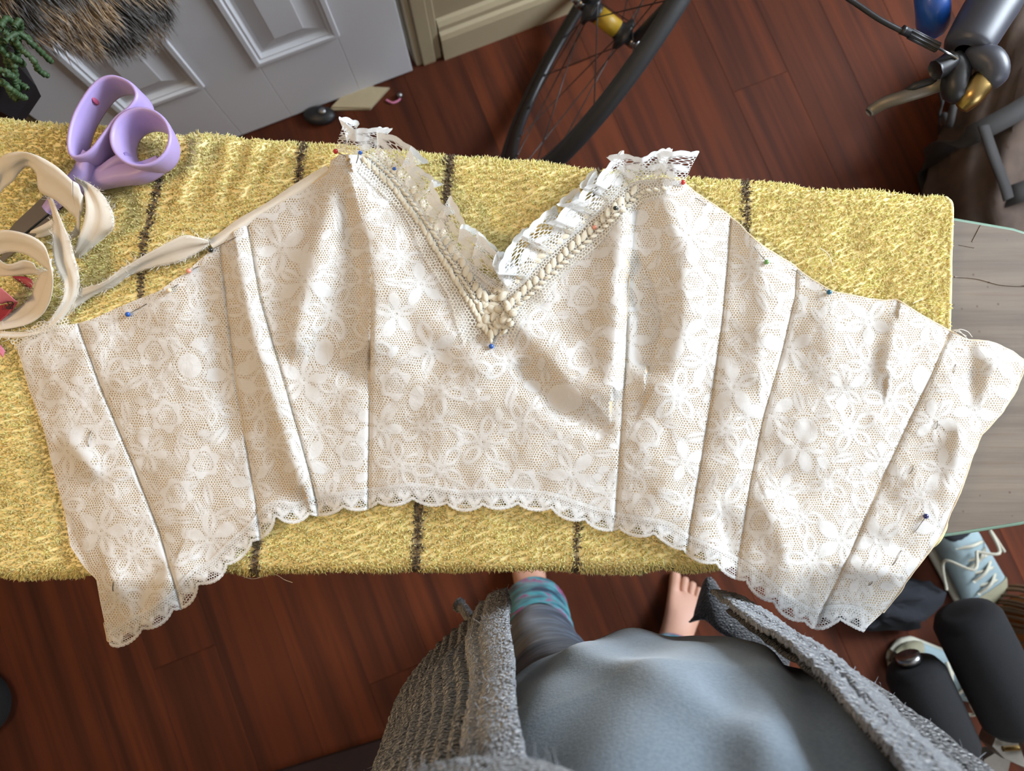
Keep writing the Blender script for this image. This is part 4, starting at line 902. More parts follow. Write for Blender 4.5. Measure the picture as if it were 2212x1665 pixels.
# ------------------------------------------------------------------ loose threads
def threads(name, lines, label):
    o = thing(name, label, 'thread', un(*lines[0][0][:2], lines[0][0][2]))
    for L in lines:
        P = catmull([un(a, b, z) for a, b, z in L], 30); V, f = tube(P, .00028, 5); obj('strand', V, f, M['thread'], o)
threads('thread_tuft', [[(2050, 715, .895), (2068, 712, .902), (2080, 722, .9), (2092, 734, .895)], [(2060, 730, .895), (2070, 712, .905), (2090, 716, .902), (2100, 728, .895)], [(2056, 722, .895), (2064, 714, .899), (2088, 726, .898)]], 'tuft of loose cream threads at the upper right edge of the bodice')
threads('loose_thread', [[(510, 1238, .86), (545, 1250, .855), (590, 1240, .855), (615, 1252, .85), (632, 1258, .85)]], 'loose pale thread hanging from the front edge of the towel')
threads('loose_thread', [[(1770, 535, .9025), (1790, 550, .904), (1798, 575, .9025)], [(1972, 655, .9035), (1995, 645, .9035)]], 'stray cream fibres on the towel at the right')

# ------------------------------------------------------------------ bicycle leaning behind the board
HC = np.array([.1677, .7715, .3270]); BA = np.array([.8322, -.4022, -.3817]); BB = np.array([-.4351, -.9004, 0]); BE = np.array([.3437, -.1661, .9243])
def bk(f_, u, a=0.0): return HC + BB * f_ + BE * u + BA * a
bike = thing('bicycle', 'black and blue road bicycle leaning beside the door, front wheel towards the board', 'bicycle', bk(0, -.34))
def wheel(c, hubless=False):
    t = np.linspace(0, 2 * math.pi, 72, endpoint=False)
    circ = lambda r: c + r * (np.cos(t)[:, None] * BB + np.sin(t)[:, None] * BE)
    V, f = tube(circ(.3265), .0135, 12, closed=True); obj('tyre', V, f, M['rubber'], bike)
    # deep rim
    pf = [(.318, -.010), (.318, .010), (.306, .0105), (.294, .007), (.288, .003), (.288, -.003), (.294, -.007), (.306, -.0105)]
    V = np.array([c + r * (math.cos(a) * BB + math.sin(a) * BE) + x * BA for a in t for r, x in pf]); rim = obj('rim', V, grid_faces(72, 8, True, True), M['black'], bike)
    V, f = lathe([(0, -.05), (.012, -.05), (.012, -.046), (.027, -.040), (.029, -.034), (.018, -.030), (.015, -.02), (.015, .02), (.018, .03), (.029, .034), (.027, .040), (.012, .046), (.012, .05), (0, .05)], 20, BA, c); hub = obj('hub', V, f, M['black'], bike)
    V, f = lathe([(0, -.021), (.0158, -.021), (.0158, .021), (0, .021)], 20, BA, c); obj('hub_label', V, f, M['yellowlab'], hub)
    V, f = lathe([(0, -.072), (.009, -.072), (.010, -.062), (.004, -.056), (.004, .056), (.010, .062), (.009, .074), (0, .074)], 14, BA, c); obj('skewer', V, f, M['steel'], hub)
    for k in range(20):
        a0 = 2 * math.pi * k / 20; sd = 1 if k % 2 else -1; a1 = a0 + (.9 if (k // 2) % 2 else -.9)
        p0 = c + .027 * (math.cos(a1) * BB + math.sin(a1) * BE) + BA * sd * .036; p1 = c + .292 * (math.cos(a0) * BB + math.sin(a0) * BE)
        V, f = tube([p0, p1], .0011, 5); sp = obj('spoke', V, f, M['wire'], bike)
        V, f = tube([p1 + (p0 - p1) * .04, p1 + (p0 - p1) * .0], .0022, 6); obj('nipple', V, f, M['steel'], sp)
wheel(HC)
for sd in (-1, 1):
    V, f = tube(catmull([bk(0, 0, sd * .056), bk(-.012, .06, sd * .056), bk(-.06, .25, sd * .05), bk(-.085, .37, sd * .035)], 24), np.linspace(.008, .014, 24), 10); obj('fork_blade', V, f, M['black'], bike)
    V, f = lathe([(0, -.006), (.012, -.006), (.012, .006), (0, .006)], 12, BA, bk(0, 0, sd * .056)); obj('fork_end', V, f, M['steel'], bike)
V, f = tube([bk(-.085, .365, -.04), bk(-.085, .365, .04)], .017, 10); obj('fork_crown', V, f, M['black'], bike)
V, f = tube([bk(-.085, .36), bk(-.135, .54)], .021, 12); obj('head_tube', V, f, M['blue'], bike)
V, f = tube([bk(-.09, .40), bk(-.62, -.05)], .02, 12); obj('down_tube', V, f, M['blue'], bike)
V, f = tube([bk(-.13, .52), bk(-.72, .46)], .016, 12); obj('top_tube', V, f, M['blue'], bike)
V, f = tube([bk(-.62, -.05), bk(-.74, .52)], .017, 12); obj('seat_tube', V, f, M['blue'], bike)
V, f = tube(catmull([bk(-.14, .56), bk(-.08, .575), bk(-.04, .58)], 8), .016, 10); obj('stem', V, f, M['black'], bike)
hb = catmull([bk(-.04, .58, -.20), bk(-.04, .58, -.1), bk(-.04, .58, 0), bk(-.04, .58, .12), bk(-.03, .58, .185), bk(.02, .58, .2), bk(.06, .575, .2)], 40)
V, f = tube(hb, .013, 12); bar = obj('handlebar', V, f, M['blue'], bike)
# brake hood with lever and cable, seen at the upper right
ZH = .85
def hp(px, py, z=ZH): return un(px, py, z)
V, f = tube(catmull([hp(2004, -80, .845), hp(2012, -10, .84), hp(2016, 30, .83), hp(2014, 66, .80)], 16), [.0165] * 13 + [.015, .012, .006], 14); obj('bar_drop', V, f, M['blue'], bike, label='blue wrapped bar')
V, f = tube(catmull([hp(2185, -110), hp(2160, -20), hp(2126, 40), hp(2098, 88), hp(2088, 106), hp(2085, 112)], 26), np.interp(np.linspace(0, 1, 26), [0, .3, .75, .92, 1], [.024, .0255, .0225, .019, .010]), 20); hd = obj('brake_hood', V, f, M['hood'], bike)
V, f = tube(catmull([hp(2092, 112, .848), hp(2112, 118, .856), hp(2138, 132, .858), hp(2146, 152, .856), hp(2138, 172, .85), hp(2130, 182, .846)], 20), np.interp(np.linspace(0, 1, 20), [0, .12, .35, .7, .93, 1], [.004, .010, .0145, .0145, .010, .003]), 16); obj('hood_nose', V, f, M['hood'], hd)
V, f = tube(catmull([hp(2132, 160, .848), hp(2118, 182, .85), hp(2100, 206, .846), hp(2082, 226, .838), hp(2072, 236, .834)], 18), np.interp(np.linspace(0, 1, 18), [0, .15, .5, .9, 1], [.009, .0125, .0115, .0075, .002]), 14, flat=.8); obj('lever_cap', V, f, M['brass'], hd, label='shiny brassy lever cap')
V, f = tube(catmull([hp(2048, 128, .845), hp(2068, 150, .845), hp(2062, 185, .842), hp(2072, 215, .835)], 12), [.010] + [.013] * 9 + [.010, .008], 12); obj('lever_body', V, f, M['black'], hd)
V, f = tube(catmull([hp(2020, 152, .85), hp(2040, 142, .85), hp(2058, 128, .85)], 8), .010, 8); obj('shift_paddle', V, f, M['black'], hd)
V, f = tube(catmull([hp(2072, 152, .84), hp(2050, 172, .835), hp(2010, 190, .82), hp(1955, 208, .81), hp(1912, 222, .80), hp(1884, 238, .79), hp(1876, 244, .79)], 30), np.interp(np.linspace(0, 1, 30), [0, .3, .85, 1], [.0075, .0072, .0062, .0045]), 12, flat=.55); lv = obj('brake_lever', V, f, M['leverm'], bike, label='worn grey brake lever')
V, f = tube(catmull([hp(2030, 170, .828), hp(1985, 183, .82), hp(1955, 196, .812)], 10), [.0015] + [.004] * 6 + [.003, .002, .001], 8); obj('lever_tab', V, f, M['black'], lv)
cb = catmull([hp(1700, -90, .88), hp(1790, -30, .878), hp(1845, 5, .875), hp(1900, 42, .874), hp(1950, 68, .872)], 24); V, f = tube(cb, .0026, 8); cbo = obj('brake_cable', V, f, M['black'], bike)
mb = MB(); p0, p1 = hp(1955, 67, .872), hp(2026, 103, .868); V, f = tube([p0, p1], .0042, 12); mb.add(V, f)
for a in np.linspace(0, 6.28, 9)[:-1]:
    T, N, B_ = frames([p0, p1]); o_ = .0042 * (math.cos(a) * N[0] + math.sin(a) * B_[0]); V, f = tube([p0 + o_ + (p1 - p0) * .15, p1 + o_], .0009, 5); mb.add(V, f)
V, f = lathe([(0, 0), (.0045, 0), (.0045, .004), (0, .004)], 12, p1 - p0, p0 - (p1 - p0) * .1); mb.add(V, f)
mb.build('cable_adjuster', M['black'], cbo)
V, f = tube([p1, hp(2068, 126, .86)], .0013, 6); obj('inner_cable', V, f, M['steel'], cbo)

# ------------------------------------------------------------------ bag behind the bare end of the board
bg = thing('backpack', 'dark brown canvas backpack with black webbing straps lying on the floor behind the board', 'backpack', un(2170, 380, 0))
def blob(c, r, seed, nu=26, nv=40, amp=.12, flatz=True):
    V, f = sphere((0, 0, 0), (1, 1, 1), nu, nv); V = np.sign(V) * np.abs(V) ** .75
    n = vnoise(V[:, 0] * 3 + 9 * V[:, 2], V[:, 1] * 3 + 5, 1.0, seed) * amp + vnoise(V[:, 0] * 9, V[:, 1] * 9 + 7 * V[:, 2], 1.0, seed + 1) * amp * .3
    V = V * (1 + n)[:, None] * np.asarray(r) + np.asarray(c); V[:, 2] = np.maximum(V[:, 2], .002); return V, f
c0 = un(2215, 330, .12)
V, f = blob((c0[0], c0[1], .13), (.155, .30, .135), 51); q = Matrix.Rotation(-.30, 3, 'Z'); V = (V - [c0[0], c0[1], 0]) @ np.array(q).T + [c0[0], c0[1], 0]; obj('bag_body', V, f, M['bag'], bg)
V, f = blob((c0[0] + .03, c0[1] - .05, .235), (.075, .10, .05), 53); obj('front_pocket', V, f, M['bag'], bg)
def webbing(pts, wd, name='strap'):
    P = catmull([un(a, b, z) for a, b, z in pts], 40); T = np.gradient(P, axis=0); T /= np.linalg.norm(T, axis=1)[:, None]; N = np.cross(np.array([0, 0, 1.]), T); N /= np.linalg.norm(N, axis=1)[:, None]
    Q = P[:, None] + N[:, None] * (np.linspace(-1, 1, 3) * wd)[None, :, None]; o = obj(name, Q.reshape(-1, 3), grid_np(40, 3), M['strap'], bg); m_ = o.modifiers.new('thickness', 'SOLIDIFY'); m_.thickness = .003
webbing([(2260, 200, .27), (2180, 250, .28), (2090, 295, .25), (2030, 320, .16), (2000, 350, .06), (2002, 390, .02), (2020, 430, .01), (2030, 470, .01)], .018)
webbing([(2260, 395, .26), (2190, 420, .25), (2120, 445, .18), (2060, 470, .06), (2040, 500, .02)], .018)
webbing([(2125, 270, .285), (2145, 330, .29), (2170, 395, .27), (2180, 430, .26)], .010)
webbing([(2110, 60, .20), (2050, 170, .24), (2035, 230, .18), (2030, 280, .10)], .012)
V, f = tube(catmull([un(2040, 250, .16), un(2050, 270, .22), un(2060, 230, .24), un(2075, 200, .22)], 16), .007, 8); obj('grab_handle', V, f, M['strap'], bg)

# ------------------------------------------------------------------ small things under the door
o = thing('folded_card', 'beige folded card lying on the floor under the door edge', 'card', un(780, 218, 0))
P = un(np.array([715, 745, 805, 842, 800, 722]), np.array([236, 205, 190, 192, 238, 240]), np.zeros(6)); V, f = prism(P[:, :2], .0005, .006, .002); obj('sheet', V, f, M['card'], o, False)
V, f = prism(P[[0, 1, 2, 4], :2] * .998 + [0.002, .002], .0065, .010, .002); obj('sheet', V, f, M['card'], o, False)
o = thing('door_stop', 'small black rubber stop with a shiny stud under the door edge', 'door stop', un(690, 245, 0))
V, f = sphere(un(690, 250, .012), (.036, .022, .014), 8, 14); obj('rubber_body', V, f, M['black'], o)
V, f = sphere(un(696, 240, .026), (.009, .008, .005), 6, 10); obj('stud', V, f, M['steel'], o)
o = thing('beaded_clip', 'tiny pink loop with a shiny bead on the floor by the door corner', 'clip', un(855, 207, 0))
V, f = tube(catmull([un(835, 216, .004), un(848, 222, .004), un(862, 216, .004), un(868, 204, .006)], 14), .0022, 6); obj('loop', V, f, M['pink'], o)
V, f = sphere(un(864, 206, .008), .0065, 6, 10); obj('bead', V, f, M['steel'], o)

# ------------------------------------------------------------------ leopard fur coat hanging at the door
def fur_coat():
    base_t = TB - .18; ct = thing('fur_coat', 'leopard-patterned faux fur coat hanging in front of the white door', 'coat', room(-.6, base_t, .6))
    # slab hanging from a hook: s along the door, wavy hem
    n_s, n_z = 70, 40; sA, sB = -.98, -.185
    V = []; 
    ss = np.linspace(0, 1, n_s); 
    def edge(u): return np.interp(u, [0, .5, .74, .81, .845, .88, .93, .97, 1.0], [.83, .80, .765, .705, .655, .635, .625, .645, .69])
    rows = np.linspace(0, 1, n_z); prof = []
    for u in ss:
        for k in range(2 * n_z):
            v = k / n_z if k < n_z else 2 - (k + 1) / n_z * 1.0
            z = edge(u) + (1.75 - edge(u)) * (v if v <= 1 else v) * 1.0
            th = .055 * (1 - abs(2 * u - 1) ** 4) * min(1, (z - edge(u)) / .05 + .15) * (.6 + .4 * math.sin(9 * u))
            th = max(th, .006); side = -1 if k < n_z else 1
            V.append(room(sA + (sB - sA) * u * (1 - .25 * max(0, (z - 1.0))), base_t + side * th, z))
    V = np.array(V); f = grid_faces(n_s, 2 * n_z, False, True)
    o = obj('coat_body', V, f, M['furbase'], ct)
    def patt(s, z):
        a = vnoise(s * 100 + 3, z * 100, 3.4, 61) + .4 * vnoise(s * 100, z * 100, 1.9, 62); dark = np.clip((a + .05) * 7, 0, 1)[:, None]
        tan = np.array([.52, .35, .20]) * (1 + .25 * vnoise(s * 100, z * 100, 2.5, 63))[:, None]
        return tan * (1 - dark) + np.array([.035, .028, .024]) * dark
    sv, zv = V @ W1, V[:, 2]; attr(o, 'tint', np.c_[patt(sv, zv) * .8, np.ones(len(V))], 'FLOAT_COLOR')
    # hair: only as high as could ever be seen
    r = np.random.default_rng(8); n = 22000; u = r.random(n) ** .8; z0 = edge(u) + r.random(n) ** 1.6 * .36 + .004; side = np.where(r.random(n) < .8, -1, 1)
    th = .055 * (1 - np.abs(2 * u - 1) ** 4) * np.minimum(1, (z0 - edge(u)) / .05 + .15) * (.6 + .4 * np.sin(9 * u)); th = np.maximum(th, .006)
    s = sA + (sB - sA) * u; P0 = s[:, None] * W1 + (base_t + side * th)[:, None] * W2 + z0[:, None] * np.array([0, 0, 1.])
    cl = vnoise(s * 100, z0 * 100, 3.0, 65)
    d = np.stack([.35 * cl + .25 * r.normal(size=n) + .55 * np.clip((u - .93) / .07, 0, 1), side * (.55 + .25 * r.random(n)), -1.0 - .2 * r.random(n)], -1)
    D = d[:, :1] * W1 + d[:, 1:2] * W2 + d[:, 2:] * np.array([0, 0, 1.]); D /= np.linalg.norm(D, axis=1)[:, None]
    L = (.026 + .022 * r.random(n))[:, None]; bend = np.array([0, 0, -1.]) * .25 + .15 * cl[:, None] * W1
    P1 = P0 + D * L * .5; D2 = D + bend; D2 /= np.linalg.norm(D2, axis=1)[:, None]; P2 = P1 + D2 * L * .5
    sd = np.cross(D, r.normal(size=(n, 3))); sd /= np.linalg.norm(sd, axis=1)[:, None]; s2 = np.cross(D, sd); w_ = .0007
    ring = lambda c, k: [c + k * (math.cos(t) * sd + math.sin(t) * s2) for t in (0, 2.094, 4.189)]
    VV = np.stack(ring(P0, w_) + ring(P1, w_ * .8) + [P2], 1).reshape(-1, 3)
    t = np.array([(0, 1, 4), (0, 4, 3), (1, 2, 5), (1, 5, 4), (2, 0, 3), (2, 3, 5), (3, 4, 6), (4, 5, 6), (5, 3, 6)])[None] + (np.arange(n) * 7)[:, None, None]
    h = obj('fur_hair', VV, t.reshape(-1, 3), M['fur'], ct, kind='stuff')
    c = patt(s + cl * .004, z0) * (.75 + .6 * r.random((n, 1))); c7 = np.repeat(c[:, None], 7, 1); c7[:, 6] = c7[:, 6] * .5 + np.array([.42, .33, .23]) * .5; c7[:, :3] *= .7
    attr(h, 'tint', np.c_[np.clip(c7.reshape(-1, 3), 0, 1), np.ones(n * 7)], 'FLOAT_COLOR')
    V, f = tube(catmull([room(-.62, TD, 1.86), room(-.62, base_t, 1.87), room(-.62, base_t, 1.78), room(-.62, base_t - .02, 1.72)], 14), .005, 8); obj('hanger_hook', V, f, M['steel'], ct)
    V, f = tube([room(-.85, base_t, 1.72), room(-.62, base_t, 1.76), room(-.42, base_t, 1.72)], .012, 8); obj('hanger', V, f, M['straw'], ct)
def hitp(px, py, t):
    r = un(px, py, 0.0) - np.array([0, 0, CAMZ]); return np.array([0, 0, CAMZ]) + r * (t / (r @ W2))
fur_coat()

# ------------------------------------------------------------------ hanging planter with trailing strings
ZP = .80
pl = thing('hanging_planter', 'black hanging planter with trailing green string succulent at the upper left', 'plant', un(0, 150, ZP))
pc = un(-18, 178, ZP)
pot = [(0, 0), (.034, 0), (.042, .02), (.050, .06), (.053, .075), (.049, .075), (.044, .06), (0, .058)]
V, f = lathe(pot, 6, (0, 0, 1), pc - [0, 0, .03]); obj('pot', V, f, M['pot'], pl, False)
for a in (.3, 2.4, 4.5):
    e = pc + [.05 * math.cos(a), .05 * math.sin(a), .04]; V, f = tube([e, pc + [0, 0, .5], [pc[0], pc[1], 2.45]], .0016, 5); obj('cord', V, f, M['strap'], pl)
pr_ = random.Random(12)
def strand(pts, r):
    P = catmull([un(a, b, z) for a, b, z in pts], 36); rr = r * (1 + .3 * np.sin(np.arange(36) * 2.1) + .15 * np.sin(np.arange(36) * 5.3)); rr[-1] *= .5; V, f = tube(P, rr, 7); obj('trailing_stem', V, f, M['green'], pl)
for k, L in enumerate([[(10, 90), (40, 72), (70, 95), (95, 118), (112, 134)], [(30, 85), (48, 108), (72, 130), (84, 152), (104, 164)], [(0, 60), (15, 40), (35, 60), (45, 85)], [(-10, 150), (15, 155), (38, 176), (60, 192)], [(-10, 170), (20, 190), (40, 205), (56, 212)], [(0, 175), (15, 185), (25, 205), (38, 216)], [(-5, 100), (15, 120), (30, 140), (34, 170)], [(20, 70), (35, 90), (38, 120), (28, 150)], [(-10, 50), (10, 60), (25, 75), (30, 100)], [(30, 60), (42, 45), (44, 70), (36, 95)], [(0, 80), (10, 105), (14, 130), (22, 165)], [(5, 65), (25, 80), (48, 78), (64, 84)], [(20, 118), (36, 128), (44, 132), (50, 140)], [(10, 160), (28, 165), (34, 185), (42, 195)]]):
    z0 = ZP + .075; n = len(L); strand([(a, b, z0 - .012 * i + pr_.uniform(-.006, .006)) for i, (a, b) in enumerate(L)], .0028)

# ------------------------------------------------------------------ black foot at the left edge
bf = thing('stool_foot', 'black rounded rubber foot at the left edge of the floor', 'stool foot', un(-40, 1515, 0))
V, f = lathe([(0, 0), (.05, 0), (.062, .012), (.064, .03), (.055, .045), (.03, .055), (0, .056)], 24, (0, 0, 1), un(-32, 1515, 0)); obj('rubber_foot', V, f, M['foam'], bf)
b0 = un(-32, 1515, 0); V, f = tube([b0 + [0, 0, .05], b0 + [-.06, -.02, .55]], .014, 10); obj('leg', V, f, M['black'], bf)
V, f = lathe([(0, 0), (.15, 0), (.16, .015), (.15, .035), (0, .035)], 28, (0, 0, 1), b0 + [-.17, -.08, .55]); obj('seat', V, f, M['black'], bf)
for dx, dy in ((-.22, .02), (-.22, -.17), (-.08, -.2)):
    V, f = tube([b0 + [dx, dy, 0], b0 + [-.17 + (dx + .17) * .5, -.08 + (dy + .08) * .5, .55]], .014, 10); obj('leg', V, f, M['black'], bf)

# ------------------------------------------------------------------ the person standing at the board
BX = .125
JN = dict(pelvis=(BX, -.30, .92, .125, .10), belly=(BX, -.285, 1.06, .13, .10), chest=(BX, -.31, 1.24, .14, .095), neck0=(BX, -.325, 1.38, .06, .06), neck=(BX, -.315, 1.45, .05, .05), jaw=(BX, -.285, 1.52, .062, .07), head=(BX, -.30, 1.60, .075, .088), crown=(BX, -.30, 1.68, .05, .06),
          shl=(BX - .17, -.33, 1.34, .055, .055), ell=(BX - .275, -.40, 1.10, .042, .042), fal=(-.075, -.29, 1.17, .038, .038), wrl=(.0, -.185, 1.25, .028, .024), pal=(.035, -.14, 1.33, .033, .018), knl=(.05, -.12, 1.38, .028, .013),
          shr=(BX + .17, -.33, 1.34, .055, .055), elr=(BX + .29, -.42, 1.10, .042, .042), wrr=(BX + .14, -.27, 1.33, .028, .024), par=(BX + .08, -.23, 1.41, .033, .018), knr=(BX + .05, -.21, 1.45, .028, .013),
          hipl=(.065, -.295, .86, .085, .085), kneel=(.062, -.31, .48, .055, .055), calfl=(.052, -.31, .33, .05, .052), anl=(.045, -.295, .085, .032, .034), heell=(.045, -.315, .03, .03, .026), balll=(.03, -.195, .022, .038, .018),
          hipr=(.20, -.30, .86, .085, .085), kneer=(.26, -.325, .48, .055, .055), calfr=(.285, -.365, .33, .05, .052), anr=(.30, -.385, .085, .032, .034), heelr=(.295, -.405, .03, .03, .026), ballr=(.348, -.285, .024, .038, .019))
ED = [('pelvis', 'belly'), ('belly', 'chest'), ('chest', 'neck0'), ('neck0', 'neck'), ('neck', 'jaw'), ('jaw', 'head'), ('head', 'crown'), ('chest', 'shl'), ('shl', 'ell'), ('ell', 'fal'), ('fal', 'wrl'), ('wrl', 'pal'), ('pal', 'knl'), ('chest', 'shr'), ('shr', 'elr'), ('elr', 'wrr'), ('wrr', 'par'), ('par', 'knr'),
      ('pelvis', 'hipl'), ('hipl', 'kneel'), ('kneel', 'calfl'), ('calfl', 'anl'), ('anl', 'heell'), ('anl', 'balll'), ('pelvis', 'hipr'), ('hipr', 'kneer'), ('kneer', 'calfr'), ('calfr', 'anr'), ('anr', 'heelr'), ('anr', 'ballr')]
def addchain(root, pts):
    last = root
    for i, p in enumerate(pts): nm = '%s_%d_%d' % (root, len(JN), i); JN[nm] = p; ED.append((last, nm)); last = nm
for k, (dx, L, r) in enumerate(((-.024, .048, .013), (-.006, .045, .010), (.008, .042, .0095), (.020, .036, .009), (.031, .028, .0085))):       # toes, big toe towards the middle
    addchain('ballr', [(.352 + dx, -.264 - dx * .35, .018, r, r), (.361 + dx * 1.1, -.288 - dx * .5 + L + .012, .013, r * .9, r * .85)])
    addchain('balll', [(.03 - dx, -.172, .018, r, r), (.03 - dx * 1.1, -.195 + L + .012, .013, r * .9, r * .85)])
for root, sx in (('knl', 1), ('knr', -1)):
    x, y, z = JN[root][:3]
    for dx, L in ((-.033, .06), (-.011, .072), (.011, .068), (.033, .052)):
        addchain(root, [(x + dx, y + .010, z + L * .6, .0085, .0085), (x + dx + sx * .006, y + .035, z + L, .008, .008), (x + dx + sx * .004, y + .05, z + L * .95, .007, .007)])
    px_, py_, pz_ = JN['pal' if root == 'knl' else 'par'][:3]; addchain('pal' if root == 'knl' else 'par', [(px_ + sx * .035, py_ + .012, pz_ + .02, .010, .010), (px_ + sx * .048, py_ + .028, pz_ + .05, .0085, .0085)])
names = list(JN); org = np.array([BX, -.30, 0.0])
me = bpy.data.meshes.new('person'); me.from_pydata([tuple(np.array(JN[n][:3]) - org) for n in names], [(names.index(a), names.index(b)) for a, b in ED], [])
per = bpy.data.objects.new('person', me); COL.objects.link(per); per.location = org; OFF[per.name] = org
sk = per.modifiers.new('body', 'SKIN'); sk.use_smooth_shade = True
lay = me.skin_vertices[0] if len(me.skin_vertices) else None
if lay is None:
    bm = bmesh.new(); bm.from_mesh(me); bm.verts.layers.skin.verify(); bm.to_mesh(me); bm.free(); lay = me.skin_vertices[0]
for i, n in enumerate(names): lay.data[i].radius = JN[n][3:5]; lay.data[i].use_root = (n == 'pelvis')
sb = per.modifiers.new('smooth', 'SUBSURF'); sb.levels = 1; sb.render_levels = 2
me.materials.append(M['skin'])
tag(per, 'standing person in grey cardigan, pale T-shirt and striped leggings, seen from above', 'person')
V, f = sphere((BX, -.315, 1.63), (.098, .112, .105), 14, 20); V = V[:]; obj('hair', V + np.array([0, -.012, .012]), f, M['straw'], per)

# pale grey T-shirt over belly and chest
YS = -.036
def torso(phi, z, cx, cy, rx, ry, pw=2.3):
    cy = cy + YS
    c, s = np.cos(phi), np.sin(phi); r = (np.abs(c) ** pw + np.abs(s) ** pw) ** (-1 / pw)
    return np.stack([cx + rx * r * c, cy + ry * r * s, z + 0 * c], -1)
NP_, NZ_ = 220, 120
ph = np.linspace(0, 2 * math.pi, NP_, endpoint=False)[:, None]; zz = np.linspace(.835, 1.36, NZ_)[None]
rxs = np.interp(zz, [.83, .95, 1.08, 1.2, 1.30, 1.36], [.170, .178, .180, .170, .162, .10]); rys = np.interp(zz, [.83, .93, 1.03, 1.12, 1.24, 1.31, 1.36], [.160, .173, .181, .168, .136, .115, .08])
P = torso(ph, zz, .135, -.285, rxs, rys)
a_ = ph - math.pi / 2                                       # 0 = straight ahead
fold = .0075 * np.exp(-((a_ + .55 - (zz - 1.0) * 1.4) / .10) ** 2) + .006 * np.exp(-((a_ + .28 - (zz - 1.0) * 1.9) / .10) ** 2) - .005 * np.exp(-((a_ + .41 - (zz - 1.0) * 1.6) / .07) ** 2) + .006 * np.exp(-((a_ - .42 + (zz - .95) * 2.2) / .11) ** 2) + .003 * np.sin(a_ * 17 + zz * 22) * np.exp(-((zz - .88) / .07) ** 2) + .003 * np.sin(a_ * 9 - zz * 30)
dirv = np.stack([np.cos(ph) + 0 * zz, np.sin(ph) + 0 * zz, 0 * ph + 0 * zz], -1); P = P + dirv * fold[..., None]
ts = obj('t_shirt', P.reshape(-1, 3), [tuple(q) for q in grid_faces(NP_, NZ_, True)], M['jersey'], per); ts.modifiers.new('thickness', 'SOLIDIFY').thickness = -.002
hemp = P[:, 4] + dirv[:, 4] * .0012; V, f = tube(hemp, .0009, 5, closed=True); obj('hem_stitch', V, f, M['jersey'], ts)
V, f = tube(np.array([[.135 + .165 * math.cos(t), -.285 + YS + .155 * math.sin(t), .84 + .0 * t] for t in np.linspace(0, 6.283, 60, endpoint=False)]), .004, 6, closed=True); obj('shirt_hem', V, f, M['jersey'], ts)

# grey ribbed cardigan, open at the front
def cardi(phi0, phi1, rib=True, name='cardigan', seed=0, flip=False):
    n = 360; m = 110; ph = np.linspace(phi0, phi1, n)[:, None]; z = np.linspace(.70 if seed < 73 else .84, 1.36, m)[None]
    rx = np.interp(z, [.70, .9, 1.1, 1.3, 1.36], [.245, .238, .228, .205, .13]); ry = np.interp(z, [.70, .9, 1.05, 1.2, 1.3, 1.36], [.192, .196, .199, .178, .15, .10])
    P = torso(ph, z, .112, -.285, rx, ry, 2.1); d = np.stack([np.cos(ph) + 0 * z, np.sin(ph) + 0 * z, 0 * ph + 0 * z], -1)
    arc = np.linspace(0, 1, n)[:, None] * abs(phi1 - phi0) * .21
    k = .0032 * np.abs(np.sin(math.pi * arc / .011 + .5 * vnoise(arc * 40, z * 9, 1, seed))) + .006 * vnoise(ph * 3, z * 9, 1.0, seed + 1) + .0008 * np.sin(z * 1400 + 4 * vnoise(ph * 60, z * 30, 1, seed + 2))
    P = P + d * k[..., None]
    return P, d
cg = None
for s0, s1, seed, wd in ((math.radians(122), math.radians(215), 71, 1), (math.radians(-35), math.radians(68), 75, -1)):
    P, d = cardi(s0, s1, seed=seed)
    o = obj('cardigan', P.reshape(-1, 3), grid_np(*P.shape[:2]), M['knit'], per, label='grey rib-knit cardigan front'); o.modifiers.new('thickness', 'SOLIDIFY').thickness = .004
    # knitted front band along the opening
    e = P[0] if wd == 1 else P[-1]; dd = d[0] if wd == 1 else d[-1]; t_ = np.cross(dd, np.array([0, 0, 1.])) * (wd)
    nb = 15; u = np.linspace(-1, 1, nb); zf = np.linspace(0, 1, len(e))
    B_ = e[:, None] + t_[:, None] * (u * .021)[None, :, None] * (1 + .12 * np.sin(zf * 9))[:, None, None] + dd[:, None] * (.006 + .005 * (1 - u ** 2) - .004 * np.exp(-((u + .35 * wd) / .12) ** 2))[None, :, None] + dd[:, None] * (.0012 * np.sin(np.arange(len(e)) * 2.6)[:, None] * np.sin(u * 14)[None])[..., None]
    bo = obj('front_band', B_.reshape(-1, 3), grid_np(*B_.shape[:2]), M['band'], o, label='lighter moss-stitch front band'); bo.modifiers.new('thickness', 'SOLIDIFY').thickness = .004
    # woolly fuzz standing off the knit
    fz = MB(); r = np.random.default_rng(seed); src = [(P, d, 900), (B_, np.repeat(dd[:, None], nb, 1), 500)]
    for Q, D_, cnt in src:
        for _ in range(cnt):
            i, j = r.integers(0, Q.shape[0]), r.integers(int(Q.shape[1] * (.25 if Q is P else 0)), Q.shape[1]); p0 = Q[i, j]; v = D_[i, j] + r.normal(0, .8, 3); l = r.uniform(.001, .0028)
            V, f = tube([p0, p0 + v * l * .5, p0 + (v + r.normal(0, .7, 3)) * l], [.0002, .00018, .0001], 3, cap=False); fz.add(V, f)
    fz.build('wool_fuzz', M['fuzz'], o, kind='stuff')
